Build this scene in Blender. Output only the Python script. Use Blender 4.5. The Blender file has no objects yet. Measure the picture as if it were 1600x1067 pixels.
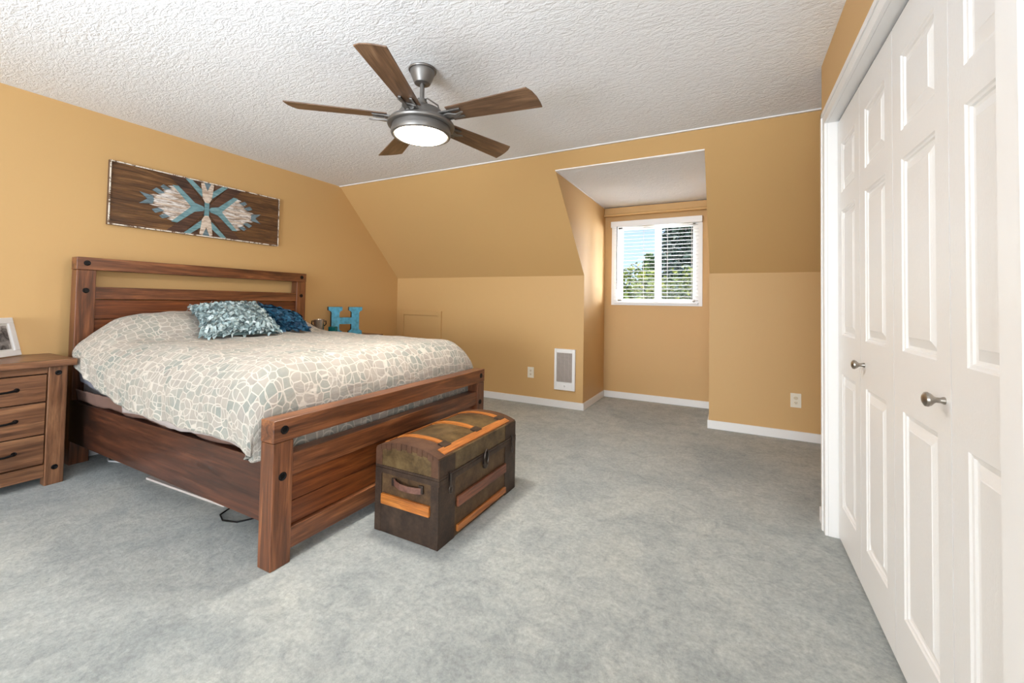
import bpy, bmesh, math, random
from mathutils import Vector, Matrix, noise
random.seed(7)
PI = math.pi
C = bpy.context.scene.collection
scene = bpy.context.scene

# ------------------------------------------------------------------ camera, world, lights, exposure
def s2l(c):
    c = c / 255.0
    return c / 12.92 if c <= 0.04045 else ((c + 0.055) / 1.055) ** 2.4
def rgb(r, g, b): return (s2l(r), s2l(g), s2l(b), 1.0)

cam_d = bpy.data.cameras.new('camera')
cam = bpy.data.objects.new('camera', cam_d); C.objects.link(cam)
cam.matrix_world = (Matrix.Translation((0, 0, 1.1305)) @ Matrix.Rotation(0.4816, 4, 'Z')
                    @ Matrix.Rotation(1.597, 4, 'X') @ Matrix.Rotation(0.0167, 4, 'Z'))
cam_d.sensor_width = 36; cam_d.sensor_fit = 'HORIZONTAL'
cam_d.lens = 657.883 / 1600 * 36
cam_d.shift_y = (455.55 - 533.5) / 1600
cam_d.clip_start = 0.02; cam_d.clip_end = 200
scene.camera = cam

vs = scene.view_settings
vs.view_transform = 'Standard'; vs.look = 'None'; vs.gamma = 1.0; vs.use_curve_mapping = False
vs.exposure = 0.22
scene.cycles.max_bounces = 8
scene.cycles.diffuse_bounces = 5
scene.cycles.sample_clamp_indirect = 6

world = bpy.data.worlds.new('world'); scene.world = world; world.use_nodes = True
wn = world.node_tree.nodes; wl = world.node_tree.links; wn.clear()
wo = wn.new('ShaderNodeOutputWorld'); bg = wn.new('ShaderNodeBackground')
tc = wn.new('ShaderNodeTexCoord'); sep = wn.new('ShaderNodeSeparateXYZ'); ramp = wn.new('ShaderNodeValToRGB')
mpw = wn.new('ShaderNodeMapRange'); mpw.inputs[1].default_value = -0.25; mpw.inputs[2].default_value = 0.9
wl.new(tc.outputs['Generated'], sep.inputs[0]); wl.new(sep.outputs['Z'], mpw.inputs[0]); wl.new(mpw.outputs[0], ramp.inputs[0])
e = ramp.color_ramp.elements
e[0].position = 0.0; e[0].color = (0.42, 0.40, 0.36, 1)
e[1].position = 1.0; e[1].color = (0.30, 0.50, 0.85, 1)
k = e.new(0.2); k.color = (0.55, 0.53, 0.50, 1)
k = e.new(0.24); k.color = (0.56, 0.72, 0.90, 1)
k = e.new(0.5); k.color = (0.34, 0.56, 0.86, 1)
wl.new(ramp.outputs[0], bg.inputs[0]); bg.inputs[1].default_value = 1.2
wl.new(bg.outputs[0], wo.inputs[0])

def area(name, loc, rot, sx, sy, power, col=(1, 1, 1), spread=PI):
    d = bpy.data.lights.new(name, 'AREA'); d.shape = 'RECTANGLE'; d.size = sx; d.size_y = sy
    d.energy = power; d.color = col; d.spread = spread
    o = bpy.data.objects.new(name, d); C.objects.link(o); o.location = loc; o.rotation_euler = rot
    return o
sun_d = bpy.data.lights.new('sun', 'SUN'); sun_d.energy = 4.5; sun_d.angle = math.radians(0.6); sun_d.color = (1, 0.95, 0.86)
sun = bpy.data.objects.new('sun', sun_d); C.objects.link(sun); sun.location = (3, -6, 12)
sun.rotation_euler = Vector((0.55, 0.45, -0.72)).to_track_quat('-Z', 'Y').to_euler()
# added fill panel behind the camera, standing in for windows out of view
area('fill_behind', (-1.2, -6.3, 1.2), (math.radians(98), 0, 0), 4.6, 2.0, 330, (0.88, 0.95, 1.0))
# added fill aimed up to brighten the ceiling, standing in for a bounced flash
area('fill_ceiling', (-1.5, -1.2, 1.0), (math.radians(150), 0, 0), 1.6, 1.0, 56, (0.84, 0.91, 1.0), math.radians(130))
# added fill from the right behind the camera, in place of an unseen window
area('fill_right', (3.3, -2.6, 1.5), Vector((-0.82, 0.57, 0.06)).to_track_quat('-Z', 'Y').to_euler(), 2.6, 1.8, 85, (0.92, 0.96, 1.0))
area('fill_left', (-3.85, -2.6, 1.5), (math.radians(90), 0, math.radians(-90)), 1.6, 1.3, 12, (0.88, 0.95, 1.0))  # unseen fill lamp added at the left wall, no window there
# sky above the trees, entering by the dormer window
area('daylight_dormer', (-0.6, 6.3, 3.5), Vector((-0.1, -0.72, -0.72)).to_track_quat('-Z', 'Y').to_euler(), 1.8, 1.6, 600, (0.92, 0.97, 1.0))
# bright sky beside the house, reaching the left cheek of the dormer through the window
area('daylight_side', (1.1, 6.2, 1.35), Vector((-2.0, -1.35, 0.45)).to_track_quat('-Z', 'Y').to_euler(), 1.6, 1.4, 400, (0.93, 0.97, 1.0))

# ------------------------------------------------------------------ node material helpers
def new_mat(name):
    m = bpy.data.materials.new(name); m.use_nodes = True
    nt = m.node_tree; b = nt.nodes['Principled BSDF']
    return m, nt, b
def N(nt, t, **kw):
    n = nt.nodes.new(t)
    for k_, v in kw.items():
        if k_ in n.inputs.keys(): n.inputs[k_].default_value = v
        else: setattr(n, k_, v)
    return n
def coords(nt, scale=(1, 1, 1), src='Object', rot=(0, 0, 0)):
    t = N(nt, 'ShaderNodeTexCoord'); mp = N(nt, 'ShaderNodeMapping')
    mp.inputs['Scale'].default_value = scale; mp.inputs['Rotation'].default_value = rot
    nt.links.new(t.outputs[src], mp.inputs['Vector']); return mp.outputs[0]
def ramp_of(nt, fac, stops):
    r = N(nt, 'ShaderNodeValToRGB'); el = r.color_ramp.elements
    el[0].position, el[0].color = stops[0]; el[1].position, el[1].color = stops[-1]
    for p, c in stops[1:-1]:
        q = el.new(p); q.color = c
    nt.links.new(fac, r.inputs[0]); return r.outputs[0]
def bump(nt, b, h, strength=0.3, dist=0.01):
    n = N(nt, 'ShaderNodeBump'); n.inputs['Strength'].default_value = strength; n.inputs['Distance'].default_value = dist
    nt.links.new(h, n.inputs['Height']); nt.links.new(n.outputs[0], b.inputs['Normal']); return n
def plain(name, col, rough=0.5, metal=0.0, nscale=0, nstr=0.1, spec=0.5):
    m, nt, b = new_mat(name)
    b.inputs['Base Color'].default_value = col; b.inputs['Roughness'].default_value = rough
    b.inputs['Metallic'].default_value = metal; b.inputs['Specular IOR Level'].default_value = spec
    if nscale:
        n = N(nt, 'ShaderNodeTexNoise', Scale=nscale, Detail=4.0)
        nt.links.new(coords(nt), n.inputs['Vector']); bump(nt, b, n.outputs['Fac'], nstr, 0.005)
    return m
def mix(nt, f, a, b_, mode='MIX'):
    n = N(nt, 'ShaderNodeMix', data_type='RGBA', blend_type=mode)
    for i, v in ((0, f), (6, a), (7, b_)):
        if isinstance(v, (int, float)): n.inputs[i].default_value = v
        elif isinstance(v, tuple): n.inputs[i].default_value = v
        else: nt.links.new(v, n.inputs[i])
    return n.outputs[2]
def wood(name, dark, mid, light, axis='X', s=1.0, rough=0.38, band=1.0):
    m, nt, b = new_mat(name)
    long, across = 1.5 * s, 20.0 * s
    sc = [across] * 3; sc['XYZ'.index(axis)] = long
    v = coords(nt, tuple(sc))
    n1 = N(nt, 'ShaderNodeTexNoise', Scale=1.0, Detail=8.0, Roughness=0.62, Distortion=1.0)
    nt.links.new(v, n1.inputs['Vector'])
    sc2 = [95.0 * s] * 3; sc2['XYZ'.index(axis)] = 4.0 * s
    n2 = N(nt, 'ShaderNodeTexNoise', Scale=1.0, Detail=3.0, Roughness=0.7)
    nt.links.new(coords(nt, tuple(sc2)), n2.inputs['Vector'])
    n3 = N(nt, 'ShaderNodeTexNoise', Scale=2.2, Detail=2.0)
    nt.links.new(coords(nt), n3.inputs['Vector'])
    c = ramp_of(nt, n1.outputs['Fac'], [(0.3, dark), (0.52, mid), (0.72, light)])
    g = ramp_of(nt, n2.outputs['Fac'], [(0.34, (0.5, 0.47, 0.45, 1)), (0.62, (1.15, 1.15, 1.15, 1))])
    c = mix(nt, 0.8, c, g, 'MULTIPLY')
    g3 = ramp_of(nt, n3.outputs['Fac'], [(0.3, (0.72, 0.68, 0.66, 1)), (0.7, (1.15, 1.15, 1.15, 1))])
    c = mix(nt, 0.7 * band, c, g3, 'MULTIPLY')
    nt.links.new(c, b.inputs['Base Color'])
    b.inputs['Roughness'].default_value = rough
    b.inputs['Coat Weight'].default_value = 0.25; b.inputs['Coat Roughness'].default_value = 0.3
    bump(nt, b, n2.outputs['Fac'], 0.12, 0.002)
    return m

# ------------------------------------------------------------------ mesh helpers
class MB:
    def __init__(s): s.v = []; s.f = []; s.uv = None
    def add(s, vs_, fs):
        o = len(s.v); s.v += [tuple(v) for v in vs_]; s.f += [tuple(i + o for i in f) for f in fs]; return s
    def box(s, x0, x1, y0, y1, z0, z1, M=None):
        vs_ = [(x0,y0,z0),(x1,y0,z0),(x1,y1,z0),(x0,y1,z0),(x0,y0,z1),(x1,y0,z1),(x1,y1,z1),(x0,y1,z1)]
        if M: vs_ = [M @ Vector(v) for v in vs_]
        return s.add(vs_, [(0,3,2,1),(4,5,6,7),(0,1,5,4),(1,2,6,5),(2,3,7,6),(3,0,4,7)])
    def prism(s, poly, d, fn):            # poly: 2D points; fn(u, v, w) -> xyz; w from 0 to d
        n = len(poly)
        vs_ = [fn(p[0], p[1], 0) for p in poly] + [fn(p[0], p[1], d) for p in poly]
        fs = [tuple(range(n))[::-1], tuple(range(n, 2 * n))] + [(i, (i + 1) % n, n + (i + 1) % n, n + i) for i in range(n)]
        return s.add(vs_, fs)
    def tube(s, pts, r, seg=10, cap=True):
        pts = [Vector(p) for p in pts]; n = len(pts); rs = r if isinstance(r, (list, tuple)) else [r] * n
        prev = None; vs_ = []; fs = []
        for i, p in enumerate(pts):
            t = (pts[min(i + 1, n - 1)] - pts[max(i - 1, 0)]).normalized()
            if prev is None:
                a = Vector((0, 0, 1)) if abs(t.z) < 0.9 else Vector((1, 0, 0)); u = t.cross(a).normalized()
            else: u = (prev - t * prev.dot(t)).normalized()
            prev = u; w = t.cross(u)
            for k_ in range(seg):
                a = 2 * PI * k_ / seg; vs_.append(p + (u * math.cos(a) + w * math.sin(a)) * rs[i])
        for i in range(n - 1):
            for k_ in range(seg):
                a, b_ = i * seg + k_, i * seg + (k_ + 1) % seg
                fs.append((a, b_, b_ + seg, a + seg))
        if cap: fs += [tuple(range(seg))[::-1], tuple(range((n - 1) * seg, n * seg))]
        return s.add(vs_, fs)
    def lathe(s, prof, origin=(0, 0, 0), axis='Z', seg=32, M=None):   # prof: (r, h)
        vs_ = []; fs = []; n = len(prof); o = Vector(origin)
        for r, h in prof:
            for k_ in range(seg):
                a = 2 * PI * k_ / seg; c_, s_ = r * math.cos(a), r * math.sin(a)
                p = {'Z': Vector((c_, s_, h)), 'X': Vector((h, c_, s_)), 'Y': Vector((s_, h, c_))}[axis]
                vs_.append((M @ p if M else p) + o)
        for i in range(n - 1):
            for k_ in range(seg):
                a, b_ = i * seg + k_, i * seg + (k_ + 1) % seg
                fs.append((a, b_, b_ + seg, a + seg))
        fs += [tuple(range(seg))[::-1], tuple(range((n - 1) * seg, n * seg))]
        return s.add(vs_, fs)
    def build(s, name, mat, parent=None, smooth=False, bevel=0, seg=2, angle=35):
        me = bpy.data.meshes.new(name); me.from_pydata(s.v, [], s.f); me.update()
        bm = bmesh.new(); bm.from_mesh(me); bmesh.ops.recalc_face_normals(bm, faces=bm.faces); bm.to_mesh(me); bm.free()
        if mat: me.materials.append(mat)
        o = bpy.data.objects.new(name, me); C.objects.link(o)
        if parent: o.parent = parent
        if smooth:
            for p in me.polygons: p.use_smooth = True
            if smooth == 'auto': me.set_sharp_from_angle(angle=math.radians(angle))
        if bevel:
            b_ = o.modifiers.new('bevel', 'BEVEL'); b_.width = bevel; b_.segments = seg; b_.limit_method = 'ANGLE'; b_.angle_limit = math.radians(40)
            b_.harden_normals = True
            for p in me.polygons: p.use_smooth = True
        return o
def tag(o, label=None, cat=None, group=None, kind=None):
    if label: o['label'] = label
    if cat: o['category'] = cat
    if group: o['group'] = group
    if kind: o['kind'] = kind
    return o
def empty(name, loc=(0, 0, 0), rot=(0, 0, 0)):
    o = bpy.data.objects.new(name, None); C.objects.link(o); o.location = loc; o.rotation_euler = rot
    o.empty_display_size = 0.1; return o
def struct(o, label, cat): return tag(o, label, cat, kind='structure')
def copy_tree(o, parent=None):
    c = o.copy(); C.objects.link(c); c.parent = parent
    for ch in list(o.children): copy_tree(ch, c)
    return c
def bx(name, mat, dims, parent=None, bevel=0):
    return MB().box(*dims).build(name, mat, parent, bevel=bevel)

# ------------------------------------------------------------------ materials
def wall_mat(name, col):
    m, nt, b = new_mat(name); b.inputs['Base Color'].default_value = col; b.inputs['Roughness'].default_value = 0.55
    n = N(nt, 'ShaderNodeTexNoise', Scale=160.0, Detail=3.0); nt.links.new(coords(nt), n.inputs['Vector'])
    bump(nt, b, n.outputs['Fac'], 0.12, 0.002); return m
M_WALL = wall_mat('tan_wall_paint', rgb(206, 166, 110))
M_TRIM = plain('white_trim_paint', rgb(238, 236, 234), 0.35)
def ceiling_mat():
    m, nt, b = new_mat('swirled_plaster'); b.inputs['Base Color'].default_value = rgb(240, 241, 243); b.inputs['Roughness'].default_value = 0.8
    v = coords(nt, (0.55, 1.15, 1), rot=(0, 0, 0.35))
    n1 = N(nt, 'ShaderNodeTexNoise', Scale=24.0, Detail=4.0, Roughness=0.55, Distortion=1.6)
    n2 = N(nt, 'ShaderNodeTexNoise', Scale=60.0, Detail=2.0, Distortion=1.0)
    nt.links.new(v, n1.inputs['Vector']); nt.links.new(v, n2.inputs['Vector'])
    r1 = ramp_of(nt, n1.outputs['Fac'], [(0.40, (0, 0, 0, 1)), (0.55, (1, 1, 1, 1))])
    r2 = ramp_of(nt, n2.outputs['Fac'], [(0.40, (0, 0, 0, 1)), (0.60, (1, 1, 1, 1))])
    h = mix(nt, 0.4, r1, r2)
    bump(nt, b, h, 0.42, 0.009); return m
M_CEIL = ceiling_mat()
def carpet_mat():
    m, nt, b = new_mat('grey_carpet')
    v = coords(nt)
    n1 = N(nt, 'ShaderNodeTexNoise', Scale=1.6, Detail=4.0, Roughness=0.6, Distortion=0.6)
    n2 = N(nt, 'ShaderNodeTexNoise', Scale=52.0, Detail=7.0, Roughness=0.8)
    n3 = N(nt, 'ShaderNodeTexNoise', Scale=11.0, Detail=4.0, Roughness=0.7, Distortion=1.0)
    for n in (n1, n2, n3): nt.links.new(v, n.inputs['Vector'])
    c = ramp_of(nt, n1.outputs['Fac'], [(0.3, rgb(152, 157, 155)), (0.5, rgb(171, 174, 170)), (0.72, rgb(184, 185, 178))])
    g = ramp_of(nt, n2.outputs['Fac'], [(0.32, (0.66, 0.67, 0.68, 1)), (0.66, (1.22, 1.22, 1.21, 1))])
    c = mix(nt, 0.9, c, g, 'MULTIPLY')
    g3 = ramp_of(nt, n3.outputs['Fac'], [(0.34, (0.78, 0.79, 0.80, 1)), (0.6, (1.06, 1.06, 1.05, 1))])
    c = mix(nt, 0.9, c, g3, 'MULTIPLY')
    nt.links.new(c, b.inputs['Base Color']); b.inputs['Roughness'].default_value = 0.95
    b.inputs['Specular IOR Level'].default_value = 0.1; b.inputs['Sheen Weight'].default_value = 0.25
    bump(nt, b, n2.outputs['Fac'], 0.7, 0.008); return m
M_CARPET = carpet_mat()
D, Mi, L = rgb(68, 38, 22), rgb(124, 74, 44), rgb(170, 112, 70)
W = {a: wood('stained_wood_' + a.lower(), D, Mi, L, a) for a in 'XYZ'}
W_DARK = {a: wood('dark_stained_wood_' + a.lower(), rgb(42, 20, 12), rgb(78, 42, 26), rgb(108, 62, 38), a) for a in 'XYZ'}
W_RED = wood('warm_stained_wood', rgb(78, 36, 14), rgb(124, 66, 30), rgb(160, 92, 44), 'Y')
W_NS = {a: wood('nightstand_wood_' + a.lower(), rgb(84, 52, 34), rgb(134, 90, 60), rgb(176, 128, 90), a) for a in 'XYZ'}
M_BLACK = plain('black_iron', rgb(22, 20, 20), 0.45, 0.6)
M_NICKEL = plain('brushed_nickel', rgb(168, 160, 150), 0.3, 1.0)
M_PEWTER = plain('pewter_metal', rgb(122, 119, 116), 0.4, 0.7, 300, 0.05)

# ------------------------------------------------------------------ room shell
ZC, XL, YF, ZK, YC = 2.44, -4.023, 4.341, 1.433, 3.358
XD1, XD2, YB, ZD = -1.40, -0.187, 5.153, 2.318
XR, YR, XW, YBK = 0.428, 2.768, 1.3, -6.5
T = 0.12
def yslope(z): return YF + (YC - YF) * (z - ZK) / (ZC - ZK)
struct(bx('floor', M_CARPET, (XL - T, 3.6, YBK, YB + T, -0.12, 0)), 'grey carpet covering the bedroom floor', 'floor')
struct(MB().box(XL - T, 3.6, YBK, YC + 0.25, ZC, ZC + 0.12).build('ceiling', M_CEIL), 'white swirled plaster ceiling around the fan', 'ceiling')
struct(MB().box(XL - T, XL, YBK, YF + T, 0, ZC).build('wall_left', M_WALL), 'tan wall behind the bed headboard', 'wall')
# far wall: upright knee wall and sloped upper wall, cut by the dormer
CK = 0.006
kn = MB(); kn.box(XL, XD1 - CK, YF, YF + T, 0, ZK); kn.box(XD2 + CK, XW, YF, YF + T, 0, ZK)
def slope_slab(mb, xa, xb, za, zb):
    ya, yb = yslope(za), yslope(zb); n = Vector((0, ZC - ZK, YF - YC)).normalized() * 0.12
    vs_ = []
    for x in (xa, xb):
        vs_ += [(x, ya, za), (x, yb, zb), (x, yb + n.y, zb + n.z), (x, ya + n.y, za + n.z)]
    mb.add(vs_, [(0, 1, 2, 3), (7, 6, 5, 4), (0, 4, 5, 1), (1, 5, 6, 2), (2, 6, 7, 3), (3, 7, 4, 0)])
slope_slab(kn, XL, XD1 - CK, ZK, ZC); slope_slab(kn, XD2 + CK, XW, ZK, ZC); slope_slab(kn, XD1 - CK, XD2 + CK, ZD, ZC)
struct(kn.build('wall_far', M_WALL), 'tan knee wall with sloped upper part around the dormer', 'wall')
# dormer cheeks, back wall with the window opening, dormer ceiling
ck = MB()
for xa, xb in ((XD1 - CK, XD1), (XD2, XD2 + CK)):
    poly = [(YF, 0), (YB + T, 0), (YB + T, ZD), (yslope(ZD), ZD), (YF, ZK)]
    ck.prism(poly, xb - xa, lambda u, v, w, xa=xa: (xa + w, u, v))
struct(ck.build('wall_dormer', M_WALL), 'tan side walls of the dormer beside the window', 'wall')
WX0, WX1, WZ0, WZ1 = -1.235, -0.365, 1.17, 2.075
bw = MB()
bw.box(XD1, WX0, YB, YB + T, 0, ZD); bw.box(WX1, XD2, YB, YB + T, 0, ZD)
bw.box(WX0, WX1, YB, YB + T, 0, WZ0); bw.box(WX0, WX1, YB, YB + T, WZ1, ZD)
struct(bw.build('wall_back', M_WALL), 'tan dormer wall below and around the window', 'wall')
struct(MB().box(XD1 - 0.1, XD2 + 0.1, yslope(ZD) + 0.03, YB + T, ZD, ZD + 0.08).build('ceiling_dormer', M_CEIL), 'white plaster ceiling of the dormer', 'ceiling')
# closet wall on the right with its opening
YJ0, YJ1, ZDO = 1.0, 2.612, 2.07
cw = MB()
cw.box(XR, XR + T, YJ1 + 0.012, YR, 0, ZC); cw.box(XR, XR + T, 0.3, YJ0 - 0.012, 0, ZC); cw.box(XR, XR + T, YJ0 - 0.012, YJ1 + 0.012, ZDO + 0.012, ZC)
cw.box(XR + T, XW, YR - T, YR, 0, ZC); cw.box(XR + 0.75, XR + 0.85, 0.3, YR - T, 0, ZC); cw.box(XR + T, 3.6, 0.3, 0.4, 0, ZC)
struct(cw.build('wall_right', M_WALL), 'tan wall around the closet doors on the right', 'wall')
struct(MB().box(XW, XW + T, YR - T, YF + T, 0, ZC).build('wall_recess', M_WALL), 'tan wall of the recess past the closet', 'wall')
# baseboards
BH, BT = 0.076, 0.012
def base(name, segs, label):
    mb = MB()
    for s_ in segs: mb.box(*s_)
    struct(mb.build(name, M_TRIM, bevel=0.002), label, 'baseboard')
base('baseboard_left', [(XL, XL + BT, YBK, YF - BT, 0, BH)], 'white baseboard along the wall behind the bed')
base('baseboard_far', [(XL, XD1 + BT, YF - BT, YF, 0, BH), (XD2 - BT, XW, YF - BT, YF, 0, BH)], 'white baseboard along the far knee wall')
base('baseboard_dormer', [(XD1, XD1 + BT, YF, YB - BT, 0, BH), (XD2 - BT, XD2, YF, YB - BT, 0, BH), (XD1, XD2, YB - BT, YB, 0, BH)], 'white baseboard inside the dormer alcove')
base('baseboard_right', [(XR - BT, XR, 2.698, YR + BT, 0, BH), (XR, XW, YR, YR + BT, 0, BH)], 'short white baseboard at the closet corner')
# thin white edge lines where the plaster meets the paint
struct(MB().box(XL, XW, YC - 0.012, YC + 0.004, ZC - 0.008, ZC).build('trim_1', M_TRIM), 'thin white line where ceiling meets sloped wall', 'trim')
tr = MB(); ys = yslope(ZD)
tr.box(XD1, XD2, ys - 0.006, ys + 0.02, ZD - 0.008, ZD + 0.002)
tr.box(XD1, XD1 + 0.006, ys, YB, ZD - 0.01, ZD)
struct(tr.build('trim_2', M_TRIM), 'thin white line around the dormer ceiling', 'trim')
# closet casing and jamb
cs = MB()
CW_, CT = 0.068, 0.014
cs.box(XR - CT, XR, YJ1, YJ1 + CW_, 0, ZDO + CW_); cs.box(XR - CT, XR, YJ0 - CW_ + 0.05, YJ0 + 0.05, 0, ZDO + CW_)
cs.box(XR - CT, XR, YJ0 + 0.05, YJ1, ZDO, ZDO + CW_)
cs.box(XR - CT - 0.006, XR - CT, YJ1 + 0.045, YJ1 + CW_, 0, ZDO + CW_)
cs.box(XR - CT - 0.006, XR - CT, YJ0 - CW_ + 0.05, YJ1 + CW_, ZDO + 0.045, ZDO + CW_)
struct(cs.build('trim_3', M_TRIM, bevel=0.002), 'white casing framing the closet doors', 'trim')
jb = MB()
jb.box(XR, XR + T, YJ1, YJ1 + 0.012, 0, ZDO + 0.012); jb.box(XR, XR + T, YJ0 - 0.012, YJ0, 0, ZDO + 0.012); jb.box(XR, XR + T, YJ0, YJ1, ZDO, ZDO + 0.012)
struct(jb.build('trim_4', M_TRIM), 'white jamb lining the closet opening', 'trim')
struct(MB().box(XR + 0.046, XR + 0.085, YJ0 + 0.005, YJ1 - 0.005, ZDO - 0.008, ZDO).build('trim_5', plain('dark_track', rgb(40, 42, 46), 0.5, 0.5)), 'dark track above the closet doors', 'trim')

# ------------------------------------------------------------------ bifold closet doors
def door_mat():
    m, nt, b = new_mat('white_grained_door'); b.inputs['Base Color'].default_value = rgb(236, 234, 232); b.inputs['Roughness'].default_value = 0.32
    n = N(nt, 'ShaderNodeTexNoise', Scale=1.0, Detail=3.0, Distortion=2.0)
    nt.links.new(coords(nt, (60, 60, 5)), n.inputs['Vector'])
    w = N(nt, 'ShaderNodeMath', operation='SINE'); ml = N(nt, 'ShaderNodeMath', operation='MULTIPLY'); ml.inputs[1].default_value = 60
    nt.links.new(n.outputs['Fac'], ml.inputs[0]); nt.links.new(ml.outputs[0], w.inputs[0])
    bump(nt, b, w.outputs[0], 0.10, 0.0015); return m
M_DOOR = door_mat()
DX = 0.4688
def leaf(name, y0, y1, label, knob=None):
    g = 0.002; y0 += g; y1 -= g; z0, z1 = 0.012, ZDO - 0.012
    st = 0.085
    ps = [(0.185, 0.815), (1.0, 1.60), (1.69, 1.93)]
    mb = MB(); V = {}
    def P(y, z, d=0): return (DX + d, y, z)
    def quad(ya, yb, za, zb, d=0): mb.add([P(ya, za, d), P(yb, za, d), P(yb, zb, d), P(ya, zb, d)], [(0, 1, 2, 3)])
    ya, yb = y0 + st * 0.9, y1 - st * 0.9
    quad(y0, ya, z0, z1); quad(yb, y1, z0, z1)
    zz = z0
    for a, b_ in ps + [(z1, z1)]:
        quad(ya, yb, zz, a); zz = b_
    for a, b_ in ps:
        loops = [(0, 0), (0.004, 0.004), (0.010, 0.0055), (0.013, 0.010), (0.020, 0.0115), (0.045, 0.003), (0.047, 0.0015)]
        rings = []
        for ins, dep in loops:
            rings.append([P(ya + ins, a + ins, dep), P(yb - ins, a + ins, dep), P(yb - ins, b_ - ins, dep), P(ya + ins, b_ - ins, dep)])
        for r0, r1 in zip(rings, rings[1:]):
            for k_ in range(4):
                q = (k_ + 1) % 4; mb.add([r0[k_], r0[q], r1[q], r1[k_]], [(0, 1, 2, 3)])
        mb.add(rings[-1], [(0, 1, 2, 3)])
    th = 0.034
    mb.add([P(y0, z0), P(y1, z0), P(y1, z1), P(y0, z1), P(y0, z0, th), P(y1, z0, th), P(y1, z1, th), P(y0, z1, th)],
           [(0, 1, 5, 4), (1, 2, 6, 5), (2, 3, 7, 6), (3, 0, 4, 7), (4, 5, 6, 7)])
    me_o = mb.build(name, M_DOOR)
    bm = bmesh.new(); bm.from_mesh(me_o.data); bmesh.ops.remove_doubles(bm, verts=bm.verts, dist=0.0002)
    bmesh.ops.recalc_face_normals(bm, faces=bm.faces); bm.to_mesh(me_o.data); bm.free()
    struct(me_o, label, 'door')
    if knob:
        prof = [(0.0085, 0.0), (0.0085, 0.003), (0.0062, 0.008), (0.0062, 0.016), (0.009, 0.020), (0.0145, 0.025), (0.0175, 0.031), (0.0165, 0.036), (0.010, 0.040), (0.001, 0.041)]
        k_ = MB().lathe([(r * 1.05, -h * 1.05) for r, h in prof], (DX, knob, 0.905), 'X').build('door_knob', M_NICKEL, me_o, smooth='auto')
        k_['label'] = 'round brushed nickel knob'
    return me_o
LY = [2.61, 2.206, 1.80, 1.395, 1.0]
leaf('door_2', LY[1], LY[0], 'white panelled closet door leaf beside the far casing', None)
leaf('door_3', LY[2], LY[1], 'white closet door leaf with the farther small knob', 2.143)
leaf('door_4', LY[3], LY[2], 'white closet door leaf with the nearer knob', 1.43)
leaf('door_5', LY[4], LY[3], 'nearest white closet door leaf at right edge', None)

# ------------------------------------------------------------------ access hatch in the knee wall
hx0, hx1, hz1 = -3.945, -3.268, 1.005
h = MB(); w_ = 0.055
h.box(hx0, hx0 + w_, YF - 0.022, YF, 0.076, hz1); h.box(hx1 - w_, hx1, YF - 0.022, YF, 0.076, hz1); h.box(hx0 + w_, hx1 - w_, YF - 0.022, YF, hz1 - w_, hz1)
hd = h.build('door_1', M_WALL, bevel=0.003); struct(hd, 'small tan access hatch in the knee wall behind the bed', 'hatch')
bx('panel', M_WALL, (hx0 + w_ + 0.006, hx1 - w_ - 0.006, YF - 0.006, YF, 0.085, hz1 - w_ - 0.008), hd, 0.002)

# ------------------------------------------------------------------ window, blind, valance
M_VINYL = plain('white_vinyl', rgb(240, 240, 240), 0.4)
wf = MB(); fx0, fx1, fz0, fz1 = -1.312, -0.292, 1.124, 2.137
wf.box(fx0, WX0, YB - 0.015, YB, fz0, fz1); wf.box(WX1, fx1, YB - 0.015, YB, fz0, fz1)
wf.box(WX0, WX1, YB - 0.015, YB, fz0, WZ0); wf.box(WX0, WX1, YB - 0.015, YB, WZ1, fz1)
win = wf.build('window_1', M_VINYL, bevel=0.002); struct(win, 'white framed sliding window in the dormer', 'window')
fr = MB(); y0, y1 = YB + 0.02, YB + 0.09
xm = -0.776
fr.box(WX0, WX0 + 0.04, y0, y1, WZ0, WZ1); fr.box(WX1 - 0.03, WX1, y0, y1, WZ0, WZ1)
fr.box(WX0, WX1, y0, y1, WZ0, WZ0 + 0.03); fr.box(WX0, WX1, y0, y1, WZ1 - 0.03, WZ1)
fr.box(xm - 0.032, xm + 0.032, y0 - 0.005, y1, WZ0, WZ1)
fr.build('window_frame', M_VINYL, win, bevel=0.002)
gm, gnt, gb = new_mat('window_glass')
gnt.nodes.remove(gb); go = gnt.nodes['Material Output']
tb = N(gnt, 'ShaderNodeBsdfTransparent'); gl = N(gnt, 'ShaderNodeBsdfGlossy'); gl.inputs['Roughness'].default_value = 0.02
mx = N(gnt, 'ShaderNodeMixShader'); mx.inputs[0].default_value = 0.008
gnt.links.new(tb.outputs[0], mx.inputs[1]); gnt.links.new(gl.outputs[0], mx.inputs[2]); gnt.links.new(mx.outputs[0], go.inputs[0])
bx('window_pane', gm, (WX0 + 0.04, xm - 0.032, y0 + 0.03, y0 + 0.034, WZ0 + 0.03, WZ1 - 0.03), win)
bx('window_pane', gm, (xm + 0.032, WX1 - 0.03, y0 + 0.045, y0 + 0.049, WZ0 + 0.03, WZ1 - 0.03), win)
M_BLIND = plain('white_blind_slats', rgb(240, 241, 243), 0.4)
bl = empty('venetian_blind', (-0.802, YB - 0.04, 1.14)); tag(bl, 'white open venetian blind hanging over the dormer window', 'blind')
bxa, bxb = -0.466, 0.466
hr = MB().box(-0.509, 0.509, -0.03, 0.024, 0.925, 0.995).build('headrail', M_BLIND, bl, bevel=0.003)
sl = MB(); zt, zb = 0.90, 0.045; ns = 21
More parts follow.
